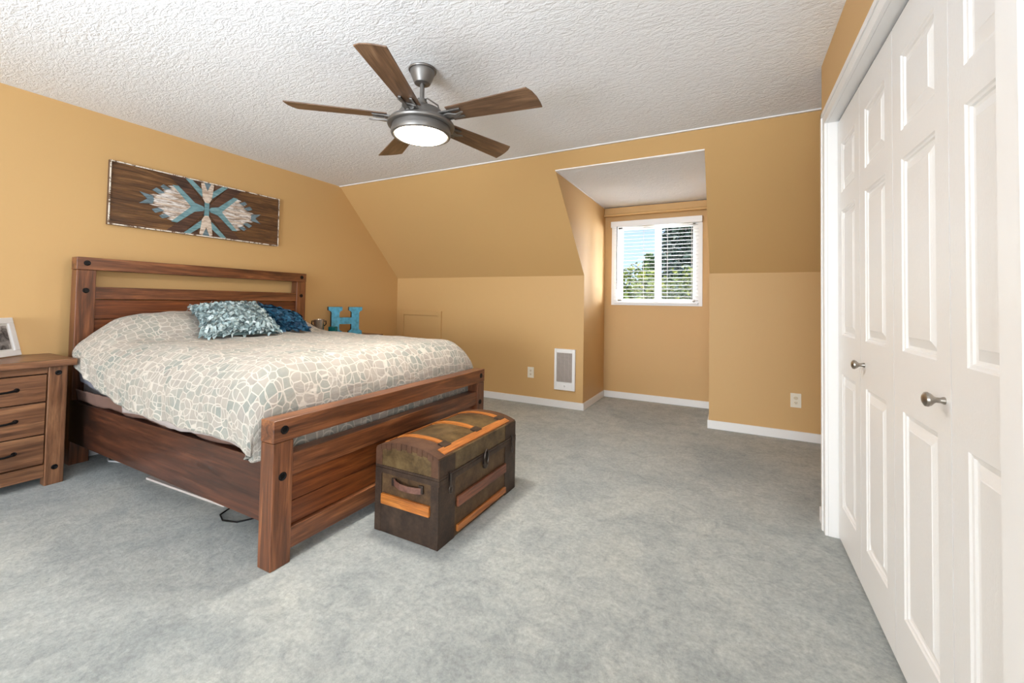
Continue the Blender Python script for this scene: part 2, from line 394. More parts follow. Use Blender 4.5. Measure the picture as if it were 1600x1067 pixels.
for i in range(ns):
    z = zb + (zt - zb) * i / (ns - 1); a = math.radians(-5)
    for k_ in range(4):
        t0, t1 = -1 + k_ * 0.5, -0.5 + k_ * 0.5
        def yz(t, dz): return (t * 0.022 * math.cos(a), z - t * 0.022 * math.sin(a) + 0.0022 * (1 - t * t) + dz)
        (ya, za), (yb, zb_) = yz(t0, 0), yz(t1, 0)
        sl.add([(bxa, ya, za), (bxb, ya, za), (bxb, yb, zb_), (bxa, yb, zb_), (bxa, ya, za + 0.0025), (bxb, ya, za + 0.0025), (bxb, yb, zb_ + 0.0025), (bxa, yb, zb_ + 0.0025)],
               [(0, 3, 2, 1), (4, 5, 6, 7), (0, 1, 5, 4), (1, 2, 6, 5), (2, 3, 7, 6), (3, 0, 4, 7)])
sl.build('slats', M_BLIND, bl)
MB().box(bxa, bxb, -0.026, 0.02, 0.004, 0.022).build('bottom_rail', M_BLIND, bl, bevel=0.003)
for xx in (-0.37, -0.12, 0.145, 0.40):
    MB().tube([(xx, -0.024, 0.93), (xx, -0.024, 0.02)], 0.0028, 6).build('ladder_cord', M_BLIND, bl)
wd = MB().tube([(-0.432, -0.036, 0.93), (-0.43, -0.04, 0.17)], 0.0045, 8).build('tilt_wand', plain('smoky_plastic', rgb(70, 70, 72), 0.3), bl)
wd['label'] = 'dark grey tilt wand'
vb = empty('curtain_rail', ((XD1 + XD2) / 2, YB, 2.2)); tag(vb, 'tan painted wooden curtain rail above the dormer window', 'curtain rail')
hw = (XD2 - XD1) / 2 - 0.004
MB().box(-hw, hw, -0.045, -0.001, 0.018, 0.108).build('board', M_WALL, vb, bevel=0.003)
MB().tube([(-hw, -0.062, 0.014), (hw, -0.062, 0.014)], 0.016, 14).build('rail', M_WALL, vb, smooth='auto')

# ------------------------------------------------------------------ wall heater, outlets
M_HEAT = plain('heater_enamel', rgb(242, 240, 238), 0.35)
ht = empty('wall_heater', (-1.6, YF, 0.195)); tag(ht, 'white wall heater with louvred grille on the far wall', 'heater')
q = MB(); q.box(-0.118, -0.092, -0.03, 0, 0, 0.443); q.box(0.085, 0.118, -0.03, 0, 0, 0.443); q.box(-0.092, 0.085, -0.03, 0, 0, 0.088); q.box(-0.092, 0.085, -0.03, 0, 0.402, 0.443)
q.build('housing', M_HEAT, ht, bevel=0.003)
bx('backing', plain('heater_inside', rgb(128, 112, 102), 0.8), (-0.092, 0.085, -0.006, -0.002, 0.088, 0.402), ht)
q = MB()
for i in range(24):
    z = 0.094 + i * 0.0131; q.box(-0.092, 0.085, -0.027, -0.009, z, z + 0.0068)
for i in range(3): q.box(-0.05 + i * 0.045, -0.048 + i * 0.045, -0.014, -0.009, 0.088, 0.402)
q.build('grille', plain('grille_enamel', rgb(206, 194, 186), 0.45), ht)
MB().lathe([(0.009, 0), (0.009, -0.006), (0.006, -0.012), (0.0005, -0.012)], (0.0, -0.03, 0.044), 'Y', 20).build('knob', M_HEAT, ht, smooth='auto')

M_IVORY = plain('ivory_plastic', rgb(236, 228, 210), 0.35); M_SLOT = plain('outlet_slots', rgb(92, 76, 58), 0.6)
def outlet(x, z, label, covered):
    o = empty('power_outlet', (x, YF, z)); tag(o, label, 'outlet', 'wall outlets on the far wall')
    MB().box(-0.0385, 0.0385, -0.006, 0, -0.06, 0.06).build('cover_plate', M_IVORY, o, bevel=0.002)
    for zz, cov in ((0.02, covered), (-0.02, False)):
        pr_ = [(0.0165 * math.cos(t), 0.0135 * math.sin(t)) for t in [2 * PI * k_ / 20 for k_ in range(20)]]
        r = MB().prism(pr_, 0.003, lambda u, v, w, zz=zz: (u, -0.006 - w, zz + v)).build('socket', plain('socket_ivory', rgb(214, 200, 172) if cov else rgb(232, 220, 194), 0.4), o)
        if not cov:
            sk = MB(); sk.box(-0.0075, -0.0045, -0.0098, -0.009, zz - 0.001, zz + 0.007); sk.box(0.0045, 0.0075, -0.0098, -0.009, zz - 0.001, zz + 0.007)
            sk.box(-0.003, 0.003, -0.0098, -0.009, zz - 0.0085, zz - 0.0045); sk.build('slots', M_SLOT, r)
outlet(-2.011, 0.348, 'ivory wall outlet near the white wall heater', False)
outlet(0.486, 0.336, 'ivory wall outlet beside the closet corner', True)

# ------------------------------------------------------------------ ceiling fan
FX, FY = -1.555, 1.838
fan = empty('ceiling_fan', (FX, FY, ZC)); tag(fan, 'five-blade ceiling fan with walnut blades, pewter motor and lit round light', 'ceiling fan')
MB().lathe([(0.055, 0), (0.076, -0.001), (0.079, -0.006), (0.076, -0.012), (0.069, -0.0125), (0.069, -0.018), (0.066, -0.03), (0.050, -0.070), (0.044, -0.082), (0.036, -0.085), (0.018, -0.085)], seg=40).build('canopy', M_PEWTER, fan, smooth='auto')
MB().lathe([(0.0125, -0.08), (0.0125, -0.19)], seg=20).build('downrod', M_PEWTER, fan, smooth='auto')
MB().lathe([(0.018, -0.170), (0.026, -0.173), (0.026, -0.186), (0.032, -0.189), (0.034, -0.204), (0.046, -0.212), (0.075, -0.224), (0.115, -0.242), (0.128, -0.262), (0.132, -0.285),
            (0.150, -0.296), (0.176, -0.305), (0.184, -0.314), (0.187, -0.322), (0.184, -0.331), (0.174, -0.335), (0.150, -0.330)], seg=56).build('motor_housing', M_PEWTER, fan, smooth='auto')
lk = MB().lathe([(0.150, -0.331), (0.160, -0.333), (0.161, -0.352), (0.164, -0.354), (0.166, -0.372), (0.162, -0.381), (0.152, -0.385), (0.146, -0.380)], seg=56).build('light_kit', M_PEWTER, fan, smooth='auto')
ml, mnt, mb_ = new_mat('lit_glass'); mb_.inputs['Base Color'].default_value = (1, .97, .9, 1)
mb_.inputs['Emission Color'].default_value = (1, 0.86, 0.66, 1); mb_.inputs['Emission Strength'].default_value = 9.0
gd = MB().lathe([(0.147, -0.378), (0.135, -0.387), (0.09, -0.394), (0.04, -0.397), (0.001, -0.398)], seg=48).build('light_diffuser', ml, fan, smooth='auto')
gd['label'] = 'glowing round glass diffuser'
fl = bpy.data.lights.new('fan_bulb', 'AREA'); fl.shape = 'DISK'; fl.size = 0.27; fl.energy = 23; fl.color = (1, 0.95, 0.88)
flo = bpy.data.objects.new('fan_bulb', fl); C.objects.link(flo); flo.location = (FX, FY, ZC - 0.402); 
M_BLADE = wood('walnut_blade', rgb(78, 56, 40), rgb(112, 84, 62), rgb(140, 110, 84), 'X', 1.6, 0.4)
for i in range(5):
    A = Matrix.Rotation(math.radians(4 + 72 * i), 4, 'Z') @ Matrix.Translation((0, 0, -0.285)) @ Matrix.Rotation(math.radians(-12), 4, 'X')
    pts = [(0.185, -0.056), (0.662, -0.080), (0.682, -0.045), (0.693, 0.0), (0.696, 0.045), (0.694, 0.080), (0.185, 0.056)]
    b_ = MB().prism(pts, 0.006, lambda u, v, w: (u, v, w)).build('blade', M_BLADE, fan, bevel=0.0015)
    b_.matrix_local = A
    br = MB()
    for sgn in (-1, 1):
        br.box(0.19, 0.265, sgn * 0.030 - 0.008, sgn * 0.030 + 0.008, -0.008, -0.0005)
    br.box(0.135, 0.200, -0.038, 0.038, -0.010, -0.001)
    P_ = [(0.15, -0.022), (0.20, -0.030), (0.24, -0.014), (0.275, -0.026), (0.285, -0.018), (0.25, 0.004), (0.20, 0.004), (0.15, 0.010)]
    br.prism(P_, 0.008, lambda u, v, w: (u, v - 0.006, -0.026 + w))
    br.box(0.13, 0.18, -0.02, 0.02, -0.03, -0.004)
    k_ = br.build('blade_bracket', M_PEWTER, fan, bevel=0.002); k_.matrix_local = A
MB().tube([(0.020, 0.004, -0.172), (0.034, 0.005, -0.170), (0.105, 0.012, -0.222), (0.112, 0.012, -0.250)], 0.004, 8).build('safety_cable', M_PEWTER, fan, smooth='auto')

# ------------------------------------------------------------------ wall art
AX, AY, AZ = XL, 1.325, 1.65
art = empty('wall_art', (AX, AY, AZ)); tag(art, 'long wooden plank wall art with blue and white star pattern above the bed', 'wall art')
AWm, AHm = 1.29, 0.47
def P3(u, v, w, base=0.022): return (base + w, u, v)
planks = MB(); yy = 0
wp = wood('weathered_planks', rgb(66, 40, 20), rgb(110, 74, 40), rgb(158, 116, 70), 'Y', 1.6, 0.7)
random.seed(3); z = 0.006
while z < AHm - 0.01:
    hgt = min(random.uniform(0.022, 0.045), AHm - 0.006 - z)
    planks.box(0.003, 0.019 + random.uniform(0, 0.004), 0.008, AWm - 0.008, z + 0.0006, z + hgt - 0.0006); z += hgt
planks.build('planks', wp, art)
fm, fnt, fb = new_mat('whitewashed_edge')
n = N(fnt, 'ShaderNodeTexNoise', Scale=22.0, Detail=5.0, Roughness=0.8); fnt.links.new(coords(fnt), n.inputs['Vector'])
fnt.links.new(ramp_of(fnt, n.outputs['Fac'], [(0.44, rgb(110, 80, 55)), (0.5, rgb(236, 226, 212))]), fb.inputs['Base Color']); fb.inputs['Roughness'].default_value = 0.7
side = plain('frame_side_wood', rgb(96, 70, 48), 0.7)
f_ = MB(); t_ = 0.009
f_.box(0.002, 0.03, 0, t_, 0, AHm); f_.box(0.002, 0.03, AWm - t_, AWm, 0, AHm); f_.box(0.002, 0.03, t_, AWm - t_, 0, t_); f_.box(0.002, 0.03, t_, AWm - t_, AHm - t_, AHm)
f_.build('frame', side, art)
f_ = MB(); f_.box(0.03, 0.0315, 0, t_, 0, AHm); f_.box(0.03, 0.0315, AWm - t_, AWm, 0, AHm); f_.box(0.03, 0.0315, t_, AWm - t_, 0, t_); f_.box(0.03, 0.0315, t_, AWm - t_, AHm - t_, AHm)
f_.build('frame_face', fm, art)
CX, CZ = 0.641, 0.235
def worn(name, a, b_, s=30):
    m, nt, bb = new_mat(name); n = N(nt, 'ShaderNodeTexNoise', Scale=1.0, Detail=5.0, Roughness=0.75)
    nt.links.new(coords(nt, (s, s * 0.35, s * 2)), n.inputs['Vector'])
    nt.links.new(ramp_of(nt, n.outputs['Fac'], [(0.42, a), (0.56, b_)]), bb.inputs['Base Color']); bb.inputs['Roughness'].default_value = 0.7; return m
m_blue = worn('painted_blue_wood', rgb(96, 134, 140), rgb(124, 160, 166)); m_white = worn('white_worn_wood', rgb(150, 128, 108), rgb(232, 226, 222))
m_dk = wood('dark_brown_inlay', rgb(52, 32, 22), rgb(88, 58, 42), rgb(120, 86, 66), 'Y', 2.0, 0.7)
m_pale = worn('pale_bare_wood', rgb(176, 150, 128), rgb(222, 206, 190)); m_gb = worn('grey_blue_wood', rgb(92, 110, 118), rgb(120, 140, 148))
star = MB(); star_mi = []; star_mats = [m_dk, m_blue, m_gb, m_white, m_pale]
def polys(name, mat, lst, lift=0.0, mirror=True, mz=True):
    for p in lst:
        sym = min(a for a, b_ in p) < -0.001 and max(a for a, b_ in p) > 0.001
        symz = min(b_ for a, b_ in p) < -0.001
        for sx in ((1, -1) if not sym else (1,)):
            for sz in ((1, -1) if not symz else (1,)):
                n0 = len(star.f)
                pp = [(CX + sx * a, CZ + sz * b_) for a, b_ in p]
                star.prism(pp, 0.004, lambda u, v, w: (0.0245 + lift + w, u, min(max(v, 0.010), AHm - 0.010)))
                star_mi.extend([star_mats.index(mat)] * (len(star.f) - n0))
polys('dark_inlay', m_dk, [[(-0.285, 0.225), (-0.165, 0.225), (-0.015, 0.03), (-0.035, 0.0), (-0.085, 0.03)], [(-0.155, 0.225), (-0.06, 0.225), (-0.055, 0.12), (-0.02, 0.05)]])
polys('blue_inlay', m_blue, [[(-0.255, 0.147), (-0.213, 0.150), (-0.075, 0.022), (-0.098, 0.0), (-0.118, 0.0)],
                             [(-0.165, 0.225), (-0.118, 0.225), (-0.036, 0.155), (-0.040, 0.10)],
                             [(-0.018, -0.06), (0.018, -0.06), (0.018, 0.06), (-0.018, 0.06)]], 0.003)
polys('blue_inlay', m_blue, [[(-0.125, 0.0), (-0.088, -0.036), (-0.03, -0.02), (-0.018, 0.0), (-0.03, 0.02), (-0.088, 0.036)]], 0.0042)
polys('grey_blue_inlay', m_gb, [[(-0.465, 0.045), (-0.38, 0.030), (-0.372, 0.0), (-0.415, 0.0)], [(-0.385, 0.075), (-0.345, 0.055), (-0.30, 0.07), (-0.36, 0.10)],
                                [(-0.335, 0.115), (-0.30, 0.095), (-0.26, 0.11), (-0.315, 0.135)],
                                [(-0.03, 0.225), (0.0, 0.165), (0.03, 0.225)]], 0.002)
for k_, (x0, x1) in enumerate([(-0.405, -0.12), (-0.38, -0.128), (-0.40, -0.14), (-0.345, -0.152), (-0.365, -0.168), (-0.315, -0.184), (-0.325, -0.20), (-0.275, -0.215), (-0.285, -0.228)]):
    za, zb_ = 0.0155 * k_, 0.0155 * (k_ + 1) - 0.0008
    polys('white_inlay', m_pale if k_ % 3 == 1 else m_white, [[(x0 + 0.03, za), (x1, za), (x1 - 0.010, zb_), (x0 + 0.022, zb_), (x0, (za + zb_) / 2)]], 0.001 if k_ % 2 else 0.0018)
polys('pale_inlay', m_pale, [[(-0.05, 0.215), (-0.028, 0.225), (0.0, 0.155), (0.028, 0.225), (0.05, 0.215), (0.034, 0.09), (0.014, 0.055), (-0.014, 0.055), (-0.034, 0.09)]], 0.004)

so = star.build('star_inlay', None, art)
for m_ in star_mats: so.data.materials.append(m_)
for p_, i_ in zip(so.data.polygons, star_mi): p_.material_index = i_

# ------------------------------------------------------------------ bed
bed = empty('bed', (-2.8, 1.97, 0)); tag(bed, 'dark stained wooden bed frame with plank headboard and slatted footboard', 'bed')
OX, OY = -2.8, 1.97
def bbx(mb, x0, x1, y0, y1, z0, z1): return mb.box(x0 - OX, x1 - OX, y0 - OY, y1 - OY, z0, z1)
hb0, hb1, hy0, hy1 = -3.985, -3.90, 1.148, 2.865
def bolt(parent, x, y, z, r=0.016):
    MB().lathe([(r * 1.15, 0), (r * 1.1, 0.002), (r * 0.8, 0.003), (r * 0.7, 0.0012), (0.001, 0.0012)], (x - OX, y - OY, z), 'X', 20).build('bolt', M_BLACK, parent, smooth='auto')
def board(name, dims, mat, bev=0.004):
    return bbx(MB(), *dims).build(name, mat, bed, bevel=bev)
for y0, y1 in ((hy0, hy0 + 0.10), (hy1 - 0.10, hy1)):
    p = board('headboard_post', (hb0, hb1, y0, y1, 0, 1.305), W['Z']); bolt(p, hb1, (y0 + y1) / 2, 1.165)
p = board('headboard_top_rail', (hb0, hb1 + 0.003, hy0 - 0.002, hy1 + 0.002, 1.306, 1.392), W['Y'])
bolt(p, hb1 + 0.003, hy0 + 0.05, 1.352); bolt(p, hb1 + 0.003, hy1 - 0.05, 1.352)
board('headboard_rail', (hb0 + 0.01, hb1 - 0.004, hy0 + 0.10, hy1 - 0.10, 1.107, 1.192), W['Y'])
for z0, z1 in ((0.968, 1.103), (0.835, 0.964), (0.60, 0.831), (0.35, 0.596)):
    board('headboard_plank', (hb0 + 0.02, hb1 - 0.022, hy0 + 0.10, hy1 - 0.10, z0, z1), W_RED, 0.003)
f0, f1, fy0, fy1 = -1.768, -1.682, 1.108, 2.782
for y0, y1, yb in ((fy0, fy0 + 0.092, fy0 + 0.045), (fy1 - 0.095, fy1, fy1 - 0.055)):
    p = board('footboard_post', (f0, f1, y0, y1, 0, 0.525), W['Z']); bolt(p, f1, yb, 0.38)
p = board('footboard_top_rail', (f0 - 0.001, f1 + 0.002, fy0 - 0.002, fy1 + 0.002, 0.526, 0.620), W['Y'])
bolt(p, f1 + 0.002, fy0 + 0.047, 0.575); bolt(p, f1 + 0.002, fy1 - 0.05, 0.575)
board('footboard_rail', (f0 + 0.012, f1 - 0.006, fy0 + 0.092, fy1 - 0.095, 0.366, 0.463), W['Y'])
for z0, z1 in ((0.248, 0.362), (0.146, 0.245)):
    board('footboard_plank', (f0 + 0.02, f1 - 0.028, fy0 + 0.092, fy1 - 0.095, z0, z1), W_RED, 0.002)
board('footboard_rail', (f0 + 0.012, f1 - 0.008, fy0 + 0.092, fy1 - 0.095, 0.052, 0.142), W['Y'])
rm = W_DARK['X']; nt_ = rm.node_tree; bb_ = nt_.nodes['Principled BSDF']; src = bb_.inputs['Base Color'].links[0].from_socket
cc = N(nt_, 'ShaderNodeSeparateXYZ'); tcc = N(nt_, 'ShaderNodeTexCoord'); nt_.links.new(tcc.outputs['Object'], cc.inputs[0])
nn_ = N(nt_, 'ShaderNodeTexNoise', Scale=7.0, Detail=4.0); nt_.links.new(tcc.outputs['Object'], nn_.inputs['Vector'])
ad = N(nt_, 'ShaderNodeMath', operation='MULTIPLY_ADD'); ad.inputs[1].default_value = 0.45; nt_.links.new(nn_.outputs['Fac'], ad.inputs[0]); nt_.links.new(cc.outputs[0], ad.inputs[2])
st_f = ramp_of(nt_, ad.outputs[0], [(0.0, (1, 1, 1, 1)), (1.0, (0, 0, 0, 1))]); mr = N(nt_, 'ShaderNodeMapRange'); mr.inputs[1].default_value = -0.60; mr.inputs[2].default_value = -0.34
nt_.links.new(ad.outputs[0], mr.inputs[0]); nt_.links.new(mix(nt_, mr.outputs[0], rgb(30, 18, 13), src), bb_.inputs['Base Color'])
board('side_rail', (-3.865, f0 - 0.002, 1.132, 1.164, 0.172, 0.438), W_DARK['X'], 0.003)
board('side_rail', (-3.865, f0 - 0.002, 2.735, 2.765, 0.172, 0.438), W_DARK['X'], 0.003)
sl_ = MB()
for i in range(8): bbx(sl_, -3.75 + i * 0.25, -3.66 + i * 0.25, 1.17, 2.73, 0.225, 0.245)
sl_.build('slats', W['Y'], bed)

# bedding
M_BROWNCLOTH = plain('mauve_brown_cloth', rgb(122, 96, 86), 0.9, 0, 300, 0.3, 0.1)
M_SHEET = plain('pale_mauve_sheet', rgb(186, 174, 170), 0.85, 0, 250, 0.2, 0.1)
M_SHEET2 = plain('blue_grey_sheet', rgb(122, 122, 132), 0.85, 0, 250, 0.2, 0.1)
bs = MB().box(-3.86, -1.80, 1.172, 2.725, 0.25, 0.445).build('box_spring', M_BROWNCLOTH, bevel=0.025, seg=4); tag(bs, 'mauve brown covered box spring under the mattress', 'box spring')
mt = MB().box(-3.87, -1.82, 1.185, 2.73, 0.448, 0.715).build('mattress', plain('mattress_cover', rgb(138, 130, 130), 0.9), bevel=0.05, seg=5); tag(mt, 'pale sheeted mattress under the patterned duvet', 'mattress')
def strip(name, mat, x0, x1, top, bot, y_out, label, cat, n=90, wob=0.008, thick=0.006):
    mb = MB(); vs_ = []; fs = []; m = 6
    for i in range(n + 1):
        t = i / n; x = x0 + (x1 - x0) * t
        for j in range(m + 1):
            s_ = j / m; z = top(t) + (bot(t) - top(t)) * s_
            w = wob * (noise.noise((x * 9, z * 5, 3.1)) + 0.5 * noise.noise((x * 25, z * 9, 1.1)))
            vs_.append((x, y_out(t, s_) + w, z + 0.004 * noise.noise((x * 14, 5, 0))))
    for i in range(n):
        for j in range(m):
            a = i * (m + 1) + j; fs.append((a, a + 1, a + m + 2, a + m + 1))
    mb.add(vs_, fs); o = mb.build(name, mat, smooth=True)
    sd = o.modifiers.new('thick', 'SOLIDIFY'); sd.thickness = thick; sd.offset = 0
    return tag(o, label, cat)
strip('bed_valance', M_BROWNCLOTH, -3.80, -1.80, lambda t: 0.52, lambda t: 0.446 + 0.006 * math.sin(t * 30), lambda t, s_: 1.150 - 0.012 * (1 - s_), 'mauve brown cloth edge bunched along the bed side rail', 'bedding')
strip('bed_sheet', M_SHEET, -3.10, -1.80, lambda t: 0.56, lambda t: 0.462 + 0.01 * math.sin(t * 11), lambda t, s_: 1.128 + 0.006 * s_, 'pale mauve sheet showing below the duvet hem', 'sheet')
strip('pillowcase', M_SHEET2, -3.70, -3.28, lambda t: 0.68 - 0.09 * t, lambda t: 0.585 - 0.06 * t, lambda t, s_: 1.118 + 0.01 * s_, 'blue grey pillowcase corner poking out by the headboard', 'pillowcase', 40)

def duvet_mat():
    m, nt, b = new_mat('patterned_duvet')
    uv = N(nt, 'ShaderNodeTexCoord'); mp = N(nt, 'ShaderNodeMapping'); mp.inputs['Scale'].default_value = (21, 21, 21)
    wv = N(nt, 'ShaderNodeTexNoise', Scale=3.0, Detail=2.0); nt.links.new(uv.outputs['UV'], wv.inputs['Vector'])
    wm = N(nt, 'ShaderNodeVectorMath', operation='MULTIPLY_ADD'); wm.inputs[1].default_value = (0.05, 0.05, 0); nt.links.new(wv.outputs['Color'], wm.inputs[0]); nt.links.new(uv.outputs['UV'], wm.inputs[2])
    nt.links.new(wm.outputs[0], mp.inputs['Vector'])
    ve = N(nt, 'ShaderNodeTexVoronoi', feature='DISTANCE_TO_EDGE', Randomness=0.5, Scale=1.0)
    vc = N(nt, 'ShaderNodeTexVoronoi', feature='F1', Randomness=0.5, Scale=1.0)
    vr = N(nt, 'ShaderNodeTexVoronoi', feature='F1', Randomness=0.15, Scale=0.36)
    nz = N(nt, 'ShaderNodeTexNoise', Scale=4.5, Detail=4.0, Roughness=0.65)
    for n_ in (ve, vc, vr): nt.links.new(mp.outputs[0], n_.inputs['Vector'])
    nt.links.new(uv.outputs['UV'], nz.inputs['Vector'])
    cell = N(nt, 'ShaderNodeSeparateColor'); nt.links.new(vc.outputs['Color'], cell.inputs[0])
    fill = ramp_of(nt, cell.outputs[0], [(0.0, rgb(136, 140, 133)), (0.35, rgb(149, 150, 141)), (0.6, rgb(159, 151, 142)), (0.8, rgb(167, 159, 149)), (1.0, rgb(149, 143, 136))])
    wash = ramp_of(nt, nz.outputs['Fac'], [(0.40, (0, 0, 0, 1)), (0.60, (1, 1, 1, 1))])
    fill = mix(nt, mixf(nt, wash, 0.6), fill, rgb(173, 164, 153))
    line = ramp_of(nt, ve.outputs['Distance'], [(0.035, (1, 1, 1, 1)), (0.065, (0, 0, 0, 1))])
    ring = ramp_of(nt, vr.outputs['Distance'], [(0.0, (0, 0, 0, 1)), (0.33, (0, 0, 0, 1)), (0.345, (1, 1, 1, 1)), (0.37, (1, 1, 1, 1)), (0.385, (0, 0, 0, 1)), (1.0, (0, 0, 0, 1))])
    lr = mix(nt, 1.0, line, ring, 'LIGHTEN')
    c = mix(nt, mixf(nt, lr, 0.92), fill, rgb(198, 189, 177))
    nt.links.new(c, b.inputs['Base Color']); b.inputs['Roughness'].default_value = 0.85; b.inputs['Specular IOR Level'].default_value = 0.15
    b.inputs['Sheen Weight'].default_value = 0.1
    n = N(nt, 'ShaderNodeTexNoise', Scale=24.0, Detail=4.0, Distortion=0.6)
    mp2 = N(nt, 'ShaderNodeMapping'); mp2.inputs['Scale'].default_value = (1, 0.35, 1); mp2.inputs['Rotation'].default_value = (0, 0, 0.6)
    nt.links.new(uv.outputs['UV'], mp2.inputs['Vector']); nt.links.new(mp2.outputs[0], n.inputs['Vector'])
    bump(nt, b, n.outputs['Fac'], 0.5, 0.016); return m
def mixf(nt, fac, k_):
    n_ = N(nt, 'ShaderNodeMath', operation='MULTIPLY'); nt.links.new(fac, n_.inputs[0]); n_.inputs[1].default_value = k_; return n_.outputs[0]
M_DUVET = duvet_mat()
def lerp_tab(x, tab):
    for (xa, a), (xb, b_) in zip(tab, tab[1:]):
        if x <= xb: return a + (b_ - a) * max(0, (x - xa)) / (xb - xa)
    return tab[-1][1]
HEM = [(-3.88, 0.74), (-3.65, 0.69), (-3.35, 0.60), (-3.05, 0.535), (-2.80, 0.512), (-1.9, 0.505), (-1.78, 0.475)]
YO = [(-3.88, 1.17), (-3.72, 1.10), (-3.5, 1.075), (-1.7, 1.07)]
def Htop(x, y):
    h = 0.842
    for cy, am in ((1.60, 0.165), (2.30, 0.135)):
        d = ((x + 3.70) / 0.34) ** 2 + ((y - cy) / 0.38) ** 2
        h += am * math.exp(-d * d * 0.6 - d * 0.2)
    h += 0.012 * math.cos((y - 1.95) * 1.8) - 0.02 * max(0, (x + 2.4))
    return h
def wrap(s_, Lh, R):
    if s_ < Lh: return 0.0, R + (Lh - s_)
    if s_ < Lh + PI * R / 2:
        th = (s_ - Lh) / R; return R * (1 - math.cos(th)), R * (1 - math.sin(th))
    return R + (s_ - Lh - PI * R / 2), 0.0
def build_duvet():
    Ly, Ry, Lx, Rx = 0.13, 0.24, 0.16, 0.17
    ytot0, ytot1 = 1.07, 2.84; xfoot, xhead = -1.788, -3.865
    spanY = (ytot1 - ytot0 - 2 * Ry) + 2 * (Ly + PI * Ry / 2); spanX = (xfoot - xhead - Rx) + (Lx + PI * Rx / 2)
    NX, NY = 190, 210
    vs_ = []; fs = []; uvs = []
    for i in range(NX + 1):
        sx = spanX * i / NX                      # from the foot hem to the head
        ox, dx = wrap(sx, Lx, Rx); x = xfoot - ox; nx = dx / (Lx + Rx)
        for j in range(NY + 1):
            sy = spanY * j / NY
            near = sy < spanY / 2
            oy, dy = wrap(sy if near else spanY - sy, Ly, Ry); ny = dy / (Ly + Ry)
            yo = lerp_tab(x, YO)
            y = (yo + oy * (1.97 - yo) / (1.97 - 1.07)) if near else ytot1 - oy
            corner = nx * ny
            hem = lerp_tab(x, HEM) if near else 0.5
            hem += 0.010 * noise.noise((x * 7, 1.3, 0)) * ny
            zt = Htop(x, y)
            zf = 0.43 + 0.006 * math.sin(y * 17)
            z = hem + (zt - hem) * (1 - ny); zlow = zf if ny < 1e-6 else min(zf, hem)
            z = zlow + (z - zlow) * (1 - nx) if nx > 0 else z
            z = max(z, 0.425)
            xx = x - 0.10 * corner * corner; yv = y + (0.05 * corner if near else -0.08 * corner)
            nrm = Vector((ox < Rx and nx or 0, (-ny if near else ny), max(0.15, 1 - nx - ny))).normalized()
            # cloth wrinkles: soft folds on top, drapes on the sides
            a = 0.011 * noise.noise((xx * 3.2 + yv * 2.2, yv * 3.0 - xx, 0.3)) * (1 - max(nx, ny))
            a += 0.008 * noise.noise((xx * 9 + yv * 5, yv * 7 - xx * 4, 2.0)) * (1 - max(nx, ny) * 0.5)
            a += 0.020 * max(ny, 0) * (noise.noise((xx * 7.0 + sy * 4.5, 0.7, 5.0))) + 0.010 * ny * noise.noise((xx * 17 + sy * 9, sy * 4, 7.7))
            a += 0.010 * nx * noise.noise((yv * 9, z * 3, 4.0)) * (0 if nx > 0.3 else 1)
            a += 0.016 * corner * noise.noise(((xx - yv) * 30, 0, 1.5))
            if nx > 0.3: a = min(a, 0.0)
            pv = Vector((xx, yv, z)) + nrm * a
            pv.z -= 0.006 * max(0, noise.noise((xx * 2.5, yv * 14 - xx * 6, 9.0))) * (1 - ny)
            vs_.append(pv); uvs.append((sx, sy))
    for i in range(NX):
        for j in range(NY):
            a = i * (NY + 1) + j; fs.append((a, a + 1, a + NY + 2, a + NY + 1))
    me = bpy.data.meshes.new('duvet'); me.from_pydata([tuple(v) for v in vs_], [], fs)
    ul = me.uv_layers.new(name='UVMap')
    for p in me.polygons:
        p.use_smooth = True
        for li in p.loop_indices: ul.data[li].uv = uvs[me.loops[li].vertex_index]
    me.materials.append(M_DUVET); o = bpy.data.objects.new('duvet', me); C.objects.link(o)
    sd = o.modifiers.new('thick', 'SOLIDIFY'); sd.thickness = 0.02; sd.offset = -1 if me.polygons[NX * NY // 2].normal.z > 0 else 1
    return tag(o, 'grey and cream lattice patterned duvet draped over the bed', 'duvet')
build_duvet()

